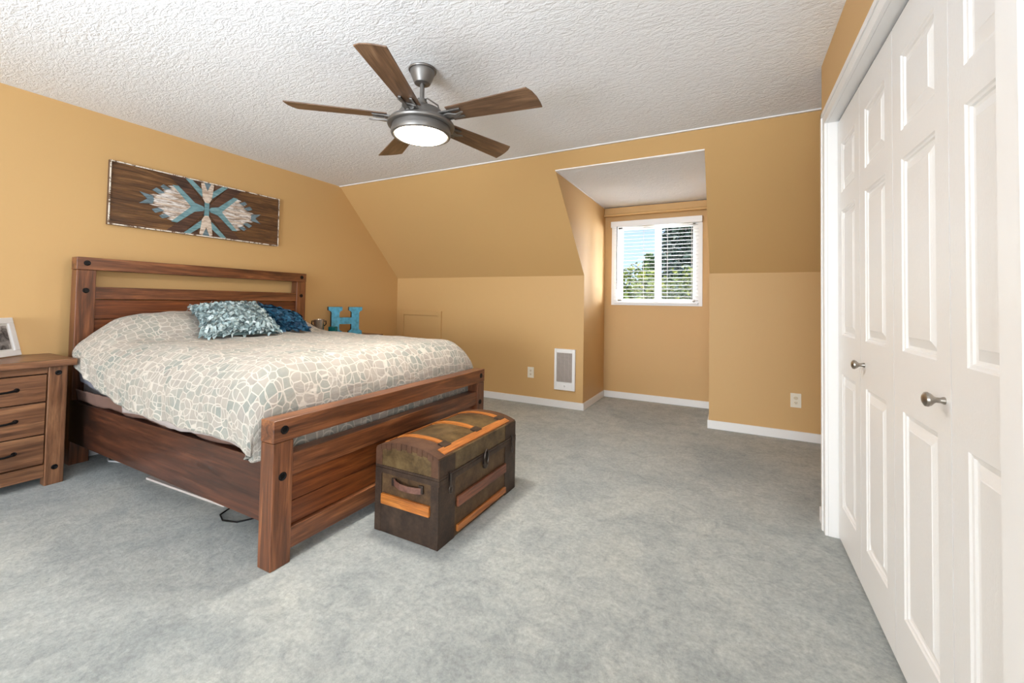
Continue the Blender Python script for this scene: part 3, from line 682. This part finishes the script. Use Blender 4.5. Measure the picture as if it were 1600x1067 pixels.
# ------------------------------------------------------------------ cushions
def island_mat(name, stops, rough=0.5, sheen=0.2):
    m, nt, b = new_mat(name); g = N(nt, 'ShaderNodeNewGeometry')
    nt.links.new(ramp_of(nt, g.outputs['Random Per Island'], stops), b.inputs['Base Color']); b.inputs['Roughness'].default_value = rough
    b.inputs['Sheen Weight'].default_value = sheen; return m
def cushion(name, A, B, Cc, Dd, th, body_mat, petal_mat, n_petals, plen, pwid, label, seed, part, rosette=False):
    # corners: A lower-left, B lower-right, Cc upper-right, Dd upper-left
    A, B, Cc, Dd = map(Vector, (A, B, Cc, Dd)); cen = (A + B + Cc + Dd) / 4
    nrm = ((B - A).cross(Dd - A)).normalized()
    if nrm.dot(Vector((0, 0, 1.13)) - cen) < 0: nrm = -nrm
    def S(u, v, side):
        pu = u; pv = v
        e_ = 0.045 * (1 - (2 * v - 1) ** 2) * 1.0; u2 = e_ + (1 - 2 * e_) * u
        e2 = 0.045 * (1 - (2 * u - 1) ** 2); v2 = e2 + (1 - 2 * e2) * v
        p = (A * (1 - u2) + B * u2) * (1 - v2) + (Dd * (1 - u2) + Cc * u2) * v2
        f = max(0, (1 - (2 * u - 1) ** 2)) ** 0.5 * max(0, (1 - (2 * v - 1) ** 2)) ** 0.5
        return p + nrm * ((th if side > 0 else -0.35 * th) * f ** 0.8)
    root = empty(name, tuple(A)); n = 22; mb = MB()
    for side in (1, -1):
        vs_ = [S(i / n, j / n, side) - A for i in range(n + 1) for j in range(n + 1)]
        mb.add(vs_, [(i * (n + 1) + j, i * (n + 1) + j + 1, (i + 1) * (n + 1) + j + 1, (i + 1) * (n + 1) + j) for i in range(n) for j in range(n)])
    mb.build('cover', body_mat, root, smooth=True)
    rnd = random.Random(seed); pb = MB()
    for q_ in range(n_petals):
        u, v = rnd.uniform(0.0, 1.0), rnd.uniform(0.0, 1.0)
        p = S(u, v, 1); du = (S(min(u + .02, 1), v, 1) - S(max(u - .02, 0), v, 1)).normalized(); dv = (S(u, min(v + .02, 1), 1) - S(u, max(v - .02, 0), 1)).normalized()
        nn = du.cross(dv).normalized()
        if nn.dot(nrm) < 0: nn = -nn
        if u < .04 or u > .96 or v < .04 or v > .96: nn = nrm
        ang = rnd.uniform(0, 2 * PI); t = (du * math.cos(ang) + dv * math.sin(ang)); w = nn.cross(t).normalized()
        L_ = plen * rnd.uniform(0.6, 1.25); Wd = pwid * rnd.uniform(0.7, 1.3); rise = rnd.uniform(0.35, 1.1) if not rosette else rnd.uniform(0.2, 0.7)
        rows = []
        for k_ in range(5):
            f = k_ / 4; wid = Wd * (0.55, 1.0, 1.05, 0.8, 0.25)[k_] / 2
            base_ = p + t * L_ * f + nn * (L_ * rise * math.sin(f * 2.2) * 0.6)
            tw = w * math.cos(0.8 * f) + nn * math.sin(0.8 * f) * (1 if q_ % 2 else -1)
            rows += [base_ - tw * wid - A, base_ + nn * (-0.15 * wid) - A, base_ + tw * wid - A]
        pb.add(rows, [(k_ * 3 + c_, k_ * 3 + c_ + 1, k_ * 3 + c_ + 4, k_ * 3 + c_ + 3) for k_ in range(4) for c_ in range(2)])
    o = pb.build(part, petal_mat, root, smooth=True); o['kind'] = 'stuff'
    return tag(root, label, 'cushion')
gp = island_mat('grey_teal_ribbons', [(0, rgb(78, 98, 102)), (0.35, rgb(128, 150, 152)), (0.7, rgb(168, 188, 190)), (1, rgb(206, 220, 222))], 0.35, 0.3)
cushion('shaggy_cushion', (-3.05, 1.51, 0.865), (-3.05, 2.035, 0.862), (-3.52, 2.12, 1.06), (-3.54, 1.655, 1.04), 0.07, plain('teal_grey_cloth', rgb(86, 108, 110), 0.8), gp, 2200, 0.048, 0.023,
        'shaggy grey teal ribbon cushion lying in front of the blue one', 5, 'ribbons')
bp = island_mat('blue_petals', [(0, rgb(4, 36, 60)), (0.5, rgb(12, 66, 94)), (1, rgb(44, 104, 134))], 0.6, 0.0)
cushion('petal_cushion', (-3.26, 2.17, 0.885), (-3.08, 2.315, 0.862), (-3.36, 2.42, 0.985), (-3.56, 2.10, 1.085), 0.06, plain('blue_cushion_cloth', rgb(12, 66, 106), 0.7), bp, 520, 0.055, 0.030,
        'deep blue petal textured cushion leaning behind the shaggy grey one', 9, 'petals', True)

# ------------------------------------------------------------------ nightstands
def nightstand():
    r = empty('nightstand', (-3.8, 0.735, 0)); ox, oy = -3.8, 0.735
    def b(name, x0, x1, y0, y1, z0, z1, mat, par=r, bev=0.004): return MB().box(x0 - ox, x1 - ox, y0 - oy, y1 - oy, z0, z1).build(name, mat, par, bevel=bev)
    b('top', -4.018, -3.558, 0.402, 1.070, 0.705, 0.745, W_NS['Y'])
    for y0, y1 in ((0.43, 0.512), (0.958, 1.04)):
        for x0, x1 in ((-3.665, -3.597), (-4.015, -3.95)):
            p = b('leg', x0, x1, y0, y1, 0, 0.704, W_NS['Z'])
            if x1 > -3.7:
                for z in (0.664, 0.102):
                    MB().lathe([(0.015, 0), (0.015, 0.002), (0.011, 0.0035), (0.008, 0.0015), (0.001, 0.0015)], (x1 - ox, (y0 + y1) / 2 - oy, z), 'X', 20).build('bolt', M_BLACK, p, smooth='auto')
    b('side_panel', -3.95, -3.665, 0.445, 0.462, 0.06, 0.704, W_NS['Z']); b('side_panel', -3.95, -3.665, 1.008, 1.025, 0.06, 0.704, W_NS['Z'])
    b('top_rail', -3.65, -3.604, 0.512, 0.958, 0.664, 0.704, W_NS['Y']); b('bottom_rail', -3.65, -3.602, 0.512, 0.958, 0.052, 0.126, W_NS['Y'])
    b('back_panel', -4.012, -4.0, 0.512, 0.958, 0.06, 0.704, W_NS['Y'])
    dk = plain('drawer_gap', rgb(22, 14, 10), 0.9); b('interior', -3.99, -3.63, 0.512, 0.958, 0.127, 0.663, dk, r, 0)
    for z0, z1 in ((0.500, 0.658), (0.309, 0.494), (0.134, 0.303)):
        d = b('drawer', -3.629, -3.606, 0.516, 0.954, z0, z1, W_NS['Y'], r, 0.003)
        zc = (z0 + z1) / 2 + 0.005; h = MB(); ya, yb = 0.635 - oy, 0.835 - oy; xf = -3.606 - ox
        pts = [(xf + 0.002, ya, zc), (xf + 0.018, ya + 0.006, zc), (xf + 0.024, ya + 0.04, zc - 0.004), (xf + 0.026, 0.735 - oy, zc - 0.006), (xf + 0.024, yb - 0.04, zc - 0.004), (xf + 0.018, yb - 0.006, zc), (xf + 0.002, yb, zc)]
        h.tube(pts, [0.008, 0.0075, 0.006, 0.0055, 0.006, 0.0075, 0.008], 10)
        h.lathe([(0.012, 0), (0.012, 0.004), (0.004, 0.004)], (xf, ya, zc), 'X', 16); h.lathe([(0.012, 0), (0.012, 0.004), (0.004, 0.004)], (xf, yb, zc), 'X', 16)
        h.build('handle', M_BLACK, d, smooth='auto')
    return r
n1 = nightstand(); tag(n1, 'brown wooden nightstand with three drawers holding the white photo frame', 'nightstand', 'bedside nightstands')
n2 = copy_tree(n1); n2.location = (-3.8, 3.29, 0); tag(n2, 'brown nightstand behind the bed carrying the blue letter', 'nightstand', 'bedside nightstands')

# photo frame on the near nightstand
BR_, BLf = Vector((-3.975, 0.925, 0.745)), Vector((-3.80, 0.725, 0.745))
ux = (BR_ - BLf).normalized(); upv = (Vector((0, 0, 1)) * 0.235 + Vector((-0.055, -0.035, 0))).normalized(); nf = ux.cross(upv).normalized()
if nf.dot(Vector((1, 0, 0))) < 0: nf = -nf
pf = empty('photo_frame', tuple(BLf)); tag(pf, 'white frame with black and white photo standing on the nightstand', 'photo frame')
wF, hF = (BR_ - BLf).length, 0.245
def fp(u, v, w): return tuple(ux * u + upv * v + nf * w)
def fbox(mb, u0, u1, v0, v1, w0, w1):
    vs_ = [fp(u, v, w) for w in (w0, w1) for v in (v0, v1) for u in (u0, u1)]
    return mb.add(vs_, [(0, 2, 3, 1), (4, 5, 7, 6), (0, 1, 5, 4), (1, 3, 7, 5), (3, 2, 6, 7), (2, 0, 4, 6)])
f_ = MB(); b0 = 0.036
fbox(f_, 0, wF, 0.002, b0, 0, 0.016); fbox(f_, 0, wF, hF - b0, hF, 0, 0.016); fbox(f_, 0, b0, b0, hF - b0, 0, 0.016); fbox(f_, wF - b0, wF, b0, hF - b0, 0, 0.016)
f_.build('frame', M_TRIM, pf, bevel=0.003)
fbox(MB(), b0, wF - b0, b0, hF - b0, 0.003, 0.006).build('mat_board', plain('mat_board', rgb(222, 220, 216), 0.8), pf)
pm, pnt, pb_ = new_mat('grey_photograph'); n = N(pnt, 'ShaderNodeTexNoise', Scale=16.0, Detail=3.0, Distortion=1.0); pnt.links.new(coords(pnt), n.inputs['Vector'])
pnt.links.new(ramp_of(pnt, n.outputs['Fac'], [(0.35, rgb(52, 50, 50)), (0.5, rgb(128, 124, 122)), (0.65, rgb(186, 182, 178))]), pb_.inputs['Base Color']); pb_.inputs['Roughness'].default_value = 0.25
fbox(MB(), b0 + 0.012, wF - b0 - 0.012, b0 + 0.012, hF - b0 - 0.012, 0.006, 0.0075).build('photograph', pm, pf)
st_ = MB().tube([fp(wF / 2, 0.17, 0), tuple(Vector(fp(wF / 2, 0.17, 0)) + Vector((-0.06, -0.055, -0.165)))], 0.004, 8)
st_.build('easel_leg', M_TRIM, pf)

# things on the far nightstand
NZ = 0.745
H = empty('letter_h', (-3.915, 3.155, NZ)); tag(H, 'blue metal block letter H standing on the far nightstand', 'letter')
hd_ = Vector((0.145, 0.335, 0)).normalized(); hn = Vector((hd_.y, -hd_.x, 0)); HWd, HHt = 0.365, 0.305
def Hp(u, v, w): return tuple(hd_ * (u * HWd) + Vector((0, 0, 1)) * (v * HHt) + hn * w)
half = [(0.0, 0), (0.40, 0), (0.40, 0.12), (0.34, 0.16), (0.32, 0.20), (0.32, 0.38), (0.5, 0.38)]
bot = half + [(1 - u, v) for u, v in half[::-1][1:]]
top_ = [(u, 1 - v) for u, v in bot[::-1]]
def out(u0): return [(0.0, 0.12), (0.07, 0.16), (0.09, 0.20), (0.09, 0.80), (0.07, 0.84), (0.0, 0.88)]
lft = out(0); poly = bot + [(1 - u, v) for u, v in lft] + top_ + lft[::-1]
pl = []
for p in poly:
    if not pl or (abs(p[0] - pl[-1][0]) + abs(p[1] - pl[-1][1])) > 1e-4: pl.append(p)
m_h, hnt, hbb = new_mat('weathered_blue_paint'); n = N(hnt, 'ShaderNodeTexNoise', Scale=28.0, Detail=4.0); hnt.links.new(coords(hnt), n.inputs['Vector'])
hnt.links.new(ramp_of(hnt, n.outputs['Fac'], [(0.3, rgb(72, 132, 152)), (0.5, rgb(84, 164, 194)), (0.7, rgb(96, 180, 214))]), hbb.inputs['Base Color']); hbb.inputs['Roughness'].default_value = 0.45
MB().prism(pl, 0.004, lambda u, v, w: Hp(u, v, 0.019 + w)).build('face', m_h, H)
MB().prism(pl, 0.038, lambda u, v, w: Hp(0.5 + (u - 0.5) * 1.015, v * 1.006, -0.019 + w)).build('edge', plain('dark_edge', rgb(44, 52, 56), 0.6, 0.3), H)
mg = empty('metal_mug', (-3.80, 2.955, NZ)); tag(mg, 'silver metal pot with side handles on far nightstand behind pillow', 'pot')
M_SILVER = plain('polished_silver', rgb(206, 200, 192), 0.25, 0.9)
MB().lathe([(0.046, 0), (0.048, 0.004), (0.050, 0.168), (0.053, 0.176), (0.050, 0.178), (0.047, 0.165), (0.045, 0.01), (0.001, 0.01)], seg=32).build('body', M_SILVER, mg, smooth='auto')
for sgn in (-1, 1):
    dd = Vector((0.66, 0.75, 0)) * sgn
    MB().tube([tuple(dd * 0.050 + Vector((0, 0, 0.158))), tuple(dd * 0.066 + Vector((0, 0, 0.163))), tuple(dd * 0.068 + Vector((0, 0, 0.13))), tuple(dd * 0.050 + Vector((0, 0, 0.11)))], 0.006, 8).build('handle', M_BLACK, mg, smooth='auto')
jr = empty('candle_jar', (-3.74, 3.08, NZ)); tag(jr, 'small teal glass jar in front of the blue letter', 'jar')
MB().lathe([(0.042, 0), (0.046, 0.006), (0.046, 0.098), (0.043, 0.100), (0.041, 0.094), (0.041, 0.01), (0.001, 0.01)], seg=32).build('glass', plain('teal_glass', rgb(6, 92, 96), 0.12), jr, smooth='auto')
MB().lathe([(0.040, 0.012), (0.040, 0.07), (0.001, 0.07)], seg=24).build('wax', plain('teal_wax', rgb(30, 120, 120), 0.6), jr, smooth='auto')

# ------------------------------------------------------------------ trunk
tk = empty('steamer_trunk', (-1.371, 1.948, 0)); tag(tk, 'antique domed trunk with orange wood slats at the foot of the bed', 'trunk')
tx0, tx1, ty0, ty1 = -0.194, 0.194, -0.381, 0.381
def tin(name, a, b_, c_, rough=0.5, metal=0.2):
    m, nt, bb = new_mat(name); n = N(nt, 'ShaderNodeTexNoise', Scale=11.0, Detail=9.0, Roughness=0.78); nt.links.new(coords(nt), n.inputs['Vector'])
    nt.links.new(ramp_of(nt, n.outputs['Fac'], [(0.34, a), (0.5, b_), (0.72, c_)]), bb.inputs['Base Color']); bb.inputs['Roughness'].default_value = rough; bb.inputs['Metallic'].default_value = metal
    bump(nt, bb, n.outputs['Fac'], 0.3, 0.003); return m
T_BODY = tin('brown_canvas_tin', rgb(52, 34, 22), rgb(86, 62, 38), rgb(116, 92, 60))
T_DARK = tin('dark_aged_metal', rgb(46, 36, 30), rgb(68, 52, 42), rgb(94, 74, 58), 0.45, 0.4)
T_OLIVE = tin('olive_worn_tin', rgb(60, 46, 30), rgb(98, 78, 50), rgb(130, 108, 72), 0.35, 0.3)
T_BROWN = tin('rust_brown_tin', rgb(64, 40, 28), rgb(88, 58, 40), rgb(106, 74, 52), 0.5, 0.2)
O_X = wood('orange_slat_x', rgb(150, 84, 30), rgb(188, 112, 44), rgb(206, 134, 60), 'X', 2, 0.4, 0.6); O_Y = wood('orange_slat_y', rgb(150, 84, 34), rgb(184, 110, 50), rgb(202, 130, 66), 'Y', 2, 0.4, 0.6)
R_Y = wood('faded_red_slat', rgb(92, 50, 32), rgb(128, 74, 48), rgb(150, 92, 62), 'Y', 2, 0.5)
SEAM = 0.31
MB().box(tx0 + 0.004, tx1 - 0.004, ty0 + 0.004, ty1 - 0.004, 0, SEAM - 0.012).build('body', T_BODY, tk, bevel=0.003)
def dome(x, e=0.0):            # height of the lid surface across the short side
    t = x / 0.194; return 0.406 + 0.036 * (1 - abs(t) ** 2.4) + e
NXs = 24
def lid_mesh(x0, x1, y0, y1, lo, e=0.0, solid_bottom=None):
    mb = MB(); xs = [x0 + (x1 - x0) * i / NXs for i in range(NXs + 1)]
    poly = [(x, dome(x, e)) for x in xs]; base_ = [(x1, lo), (x0, lo)] if solid_bottom is None else [(x, dome(x, solid_bottom)) for x in xs[::-1]]
    mb.prism(poly + base_, y1 - y0, lambda u, v, w: (u, y0 + w, v)); return mb
lid = lid_mesh(tx0 + 0.003, tx1 - 0.003, ty0 + 0.003, ty1 - 0.003, SEAM).build('lid', T_OLIVE, tk, smooth='auto')
# brown tin bands on the lid's ends and toothed edge strips
for y0, y1 in ((ty0 + 0.002, ty0 + 0.11), (ty1 - 0.11, ty1 - 0.002)):
    lid_mesh(tx0 + 0.004, tx1 - 0.004, y0, y1, 0, 0.0025, 0.0).build('lid_band', T_BROWN, tk, smooth='auto')
for y0 in (ty0, ty1 - 0.003):
    mb = MB()
    for i in range(12):
        a = tx0 + 0.004 + (0.380) * i / 12; b_ = a + 0.380 / 12 - 0.002; dr = 0.024 if i % 2 else 0.032
        mb.prism([(a, dome(a) - dr), (b_, dome(b_) - dr), (b_, dome(b_, 0.002)), (a, dome(a, 0.002))], 0.003, lambda u, v, w: (u, y0 + w, v))
    mb.build('lid_edge_strip', T_BROWN, tk)
# seam bands
for z0, z1, e_ in ((SEAM - 0.024, SEAM - 0.001, 0.003), (SEAM + 0.001, SEAM + 0.012, 0.003)):
    mb = MB(); mb.box(tx0 - e_ + .003, tx0 + .006, ty0, ty1, z0, z1); mb.box(tx1 - .006, tx1 + e_ - .001, ty0, ty1, z0, z1)
    mb.box(tx0, tx1, ty0 - e_ + .002, ty0 + .006, z0, z1); mb.box(tx0, tx1, ty1 - .006, ty1 + e_ - .002, z0, z1)
    mb.build('seam_band', T_DARK, tk)
# corner bands, bottom tin, wide end bands on the front
for y0, y1 in ((ty0 - 0.002, ty0 + 0.13), (ty1 - 0.13, ty1 + 0.002)):
    MB().box(tx1 - 0.006, tx1 + 0.0005, y0, y1, 0.001, SEAM - 0.025).build('corner_band', T_DARK, tk, bevel=0.001)
    MB().box(tx1 - 0.006, tx1 - 0.0005, y0 + .002, y1 - .002, SEAM + 0.012, 0.404).build('lid_corner_band', T_DARK, tk)
for x0, x1 in ((tx0 - 0.001, tx0 + 0.040), (tx1 - 0.046, tx1)):
    MB().box(x0, x1, ty0 - 0.001, ty0 + 0.006, 0.001, SEAM - 0.025).build('corner_band', T_DARK, tk, bevel=0.001)
    MB().box(x0, x1, ty0 + 0.0005, ty0 + 0.006, SEAM + 0.012, 0.40).build('lid_corner_band', T_BROWN, tk)
MB().box(tx0 + 0.04, tx1 - 0.046, ty0 + 0.0005, ty0 + 0.006, 0.002, 0.136).build('end_panel', T_DARK, tk)
# wooden slats
for z0, z1, m in ((0.140, 0.190, R_Y), (0.022, 0.054, O_Y)):
    MB().box(tx1 - 0.004, tx1 + 0.010, -0.235, 0.252, z0, z1).build('wood_slat', m, tk, bevel=0.003)
MB().box(tx0 + 0.046, tx1 - 0.046, ty0 - 0.012, ty0 + 0.004, 0.141, 0.191).build('wood_slat', O_X, tk, bevel=0.004)
MB().box(tx0 + 0.046, tx1 - 0.046, ty1 - 0.004, ty1 + 0.010, 0.141, 0.191).build('wood_slat', O_X, tk, bevel=0.004)
for yc in (-0.255, 0.03, 0.29):
    lid_mesh(tx0 + 0.035, tx1 - 0.05, yc - 0.016, yc + 0.016, 0, 0.008, 0.0).build('lid_slat', O_X, tk, smooth='auto')
lid_mesh(tx1 - 0.052, tx1 - 0.012, ty0 + 0.055, ty1 - 0.06, 0, 0.007, 0.0).build('lid_slat', O_Y, tk, smooth='auto')
lid_mesh(tx0 + 0.004, tx0 + 0.036, ty0 + 0.055, ty1 - 0.06, 0, 0.007, 0.0).build('lid_slat', O_Y, tk, smooth='auto')
for yc in (-0.255, 0.03, 0.29):
    lid_mesh(tx1 - 0.085, tx1 - 0.045, yc - 0.028, yc + 0.028, 0, 0.0095, 0.0).build('slat_clamp', T_DARK, tk, smooth='auto')
# leather handle on the near end
LEA = tin('worn_leather', rgb(84, 52, 42), rgb(116, 78, 64), rgb(142, 104, 88), 0.55, 0)
mb = MB(); hp = [(-0.062 - 0.012, ty0 - 0.003, 0.262), (-0.055, ty0 - 0.016, 0.258), (-0.02, ty0 - 0.026, 0.253), (0.03, ty0 - 0.026, 0.250), (0.075, ty0 - 0.018, 0.250), (0.098, ty0 - 0.004, 0.248)]
for i in range(len(hp) - 1):
    (xa, ya, za), (xb, yb, zb_) = hp[i], hp[i + 1]
    mb.add([(xa, ya, za - 0.014), (xb, yb, zb_ - 0.014), (xb, yb, zb_ + 0.014), (xa, ya, za + 0.014), (xa, ya + .004, za - 0.014), (xb, yb + .004, zb_ - 0.014), (xb, yb + .004, zb_ + 0.014), (xa, ya + .004, za + 0.014)],
           [(0, 1, 2, 3), (4, 7, 6, 5), (0, 4, 5, 1), (3, 2, 6, 7), (0, 3, 7, 4), (1, 5, 6, 2)])
mb.build('leather_handle', LEA, tk, smooth='auto')
M_OLD = plain('aged_steel', rgb(86, 76, 70), 0.35, 0.85)
for xx in (-0.072, 0.094):
    MB().box(xx - 0.013, xx + 0.013, ty0 - 0.006, ty0 + 0.002, 0.236, 0.274).build('handle_mount', M_OLD, tk, bevel=0.002)
# hasp with ring lock and two side hooks
hs = MB(); hs.box(tx1, tx1 + 0.006, -0.005, 0.045, 0.268, 0.318)
hs.tube([(tx1 + 0.010, 0.004, 0.262)] + [(tx1 + 0.012, 0.020 + 0.020 * math.cos(t), 0.300 + 0.040 * math.sin(t)) for t in [PI + 2 * PI * k_ / 16 for k_ in range(17)]], 0.0045, 8)
hs.lathe([(0.019, 0), (0.019, 0.010), (0.012, 0.014), (0.001, 0.014)], (tx1 + 0.001, 0.018, 0.258), 'X', 20)
hs.build('hasp_lock', M_OLD, tk, smooth='auto')
for yy in (-0.302, 0.325):
    hk = MB(); hk.box(tx1, tx1 + 0.005, yy - 0.008, yy + 0.008, 0.290, 0.332)
    hk.tube([(tx1 + 0.009, yy, 0.325), (tx1 + 0.010, yy, 0.285), (tx1 + 0.012, yy + 0.002, 0.262)], 0.004, 8)
    hk.tube([(tx1 + 0.009, yy + 0.003 + 0.012 * math.cos(t), 0.250 + 0.018 * math.sin(t)) for t in [2 * PI * k_ / 14 for k_ in range(15)]], 0.0028, 8)
    hk.build('hook_latch', M_OLD, tk, smooth='auto')

# ------------------------------------------------------------------ things under and beside the bed
pp = MB().prism([(-3.21, 1.296), (-2.43, 1.330), (-2.43, 1.62), (-3.23, 1.60)], 0.012, lambda u, v, w: (u, v, w)).build('flat_board', plain('pale_board', rgb(206, 194, 186), 0.6))
tag(pp, 'pale flat board poking out on the carpet under the bed', 'board')
cb = MB().tube([(-2.42, 1.42, 0.006), (-2.35, 1.27, 0.006), (-2.28, 1.245, 0.006), (-2.20, 1.27, 0.006), (-2.15, 1.36, 0.006), (-2.22, 1.48, 0.005)], 0.004, 8).build('black_cable', M_BLACK, smooth='auto')
tag(cb, 'thin black cable looping out from under the bed', 'cable')
wc = MB().tube([(-3.90, 1.42, 0.006), (-3.82, 1.32, 0.006), (-3.74, 1.30, 0.012), (-3.66, 1.34, 0.006), (-3.70, 1.40, 0.006), (-3.80, 1.37, 0.016), (-3.84, 1.33, 0.018), (-3.72, 1.36, 0.02), (-3.6, 1.45, 0.006)], 0.006, 8).build('white_cable', M_TRIM, smooth='auto')
tag(wc, 'bunched white cable on the carpet beside the headboard leg', 'cable')

# ------------------------------------------------------------------ outside the dormer window
GZ = -3.0
gg, gnt2, gb2 = new_mat('lawn'); n = N(gnt2, 'ShaderNodeTexNoise', Scale=3.0, Detail=6.0); gnt2.links.new(coords(gnt2), n.inputs['Vector'])
gnt2.links.new(ramp_of(gnt2, n.outputs['Fac'], [(0.3, rgb(60, 80, 36)), (0.7, rgb(110, 130, 60))]), gb2.inputs['Base Color'])
struct(MB().box(-25, 20, 7, 45, GZ - 0.2, GZ).build('ground', gg), 'green lawn outside below the window', 'ground')
def leafy(name, stops):
    m, nt, b = new_mat(name); g = N(nt, 'ShaderNodeNewGeometry')
    nt.links.new(ramp_of(nt, g.outputs['Random Per Island'], stops), b.inputs['Base Color']); b.inputs['Roughness'].default_value = 0.5
    b.inputs['Transmission Weight'].default_value = 0; return m
LF_G = leafy('sunlit_leaves', [(0, rgb(52, 72, 26)), (0.5, rgb(108, 128, 48)), (1, rgb(172, 180, 84))])
LF_D = leafy('conifer_needles', [(0, rgb(28, 44, 40)), (0.5, rgb(52, 74, 62)), (1, rgb(96, 118, 104))])
LF_M = leafy('mid_green_leaves', [(0, rgb(60, 90, 50)), (0.5, rgb(104, 136, 84)), (1, rgb(160, 184, 130))])
M_BARK = plain('bark', rgb(84, 76, 72), 0.9, 0, 30, 0.5)
def leaf_quad(mb, p, s_, rnd):
    a = Vector((rnd.gauss(0, 1), rnd.gauss(0, 1), rnd.gauss(0, 1))).normalized(); b_ = a.cross(Vector((rnd.gauss(0, 1), rnd.gauss(0, 1), rnd.gauss(0, 1)))).normalized()
    p = Vector(p); mb.add([p - a * s_, p + b_ * s_ * 0.45, p + a * s_, p - b_ * s_ * 0.45], [(0, 1, 2, 3)])
def conifer(x, y, h, r, mat, label, seed, n=5200, ls=0.10, lean=0.0, group='trees outside the window'):
    rnd = random.Random(seed); t = empty('conifer_tree', (x, y, GZ)); tag(t, label, 'tree', group)
    MB().tube([(0, 0, 0), (lean * 0.5, 0, h * 0.5), (lean, 0, h)], [0.16, 0.10, 0.02], 8).build('trunk', M_BARK, t, smooth=True)
    mb = MB(); lv = 26
    for i in range(n):
        k_ = rnd.randint(0, lv - 1); f = (k_ + 0.5) / lv; z = h * (0.12 + 0.88 * f)
        rr = r * (1 - f) ** 0.85 + 0.08; ang = rnd.choice(range(9)) * 2 * PI / 9 + k_ * 0.7 + rnd.gauss(0, 0.11); d = rr * rnd.random() ** 0.6
        leaf_quad(mb, (lean * f + d * math.cos(ang), d * math.sin(ang), z - d * 0.35 + rnd.gauss(0, 0.07)), ls * rnd.uniform(0.6, 1.4), rnd)
    mb.build('foliage', mat, t)
def bushy(name, x, y, zc, rx, ry, rz, mat, label, seed, n=9000, ls=0.07, cat='bush', group='shrubs outside the window'):
    rnd = random.Random(seed); t = empty(name, (x, y, GZ)); tag(t, label, cat, group)
    MB().tube([(0, 0, 0), (0.1, 0, (zc - GZ) * 0.6), (0, 0.05, zc - GZ)], [0.14, 0.10, 0.05], 8).build('trunk', M_BARK, t, smooth=True)
    mb = MB(); cl = [(rnd.uniform(-1, 1), rnd.uniform(-1, 1), rnd.uniform(-1, 1)) for _ in range(60)]
    for i in range(n):
        c_ = rnd.choice(cl); d = Vector((rnd.gauss(0, 1), rnd.gauss(0, 1), rnd.gauss(0, 1))).normalized() * rnd.uniform(0.5, 1) * 0.33
        L_ = Vector(c_); L_ = L_ / max(1, L_.length)
        p = L_ + d; leaf_quad(mb, (p.x * rx, p.y * ry, zc - GZ + p.z * rz), ls * rnd.uniform(0.6, 1.5), rnd)
    mb.build('foliage', mat, t)
bushy('flowering_shrub', -2.15, 9.0, 0.55, 0.85, 0.7, 1.35, LF_G, 'yellow green sunlit shrub filling the lower left pane', 21, 9000, 0.05)
bushy('flowering_shrub', -0.75, 11.1, 0.45, 0.95, 0.7, 1.5, LF_G, 'yellow green sunlit shrub filling the lower right pane', 22, 9000, 0.05)
bushy('leafy_tree', -3.9, 12.0, 0.9, 1.3, 0.8, 1.6, LF_M, 'pale green leafy tree at the left of the window view', 23, 8000, 0.07, 'tree', 'trees outside the window')
conifer(-2.6, 15.5, 5.9, 1.3, LF_M, 'pointed pale green conifer against the sky in the left pane', 31, 6500, 0.09)
conifer(-1.2, 13.9, 8.2, 1.5, LF_D, 'tall dark conifer filling the right pane', 32, 7500, 0.10)
conifer(-2.5, 19.5, 9.0, 0.7, LF_D, 'slender dark conifer beside the window mullion', 33, 3000, 0.10)
conifer(-4.9, 17.5, 8.8, 0.75, LF_D, 'narrow blue green conifer at the left window edge', 35, 2600, 0.09)
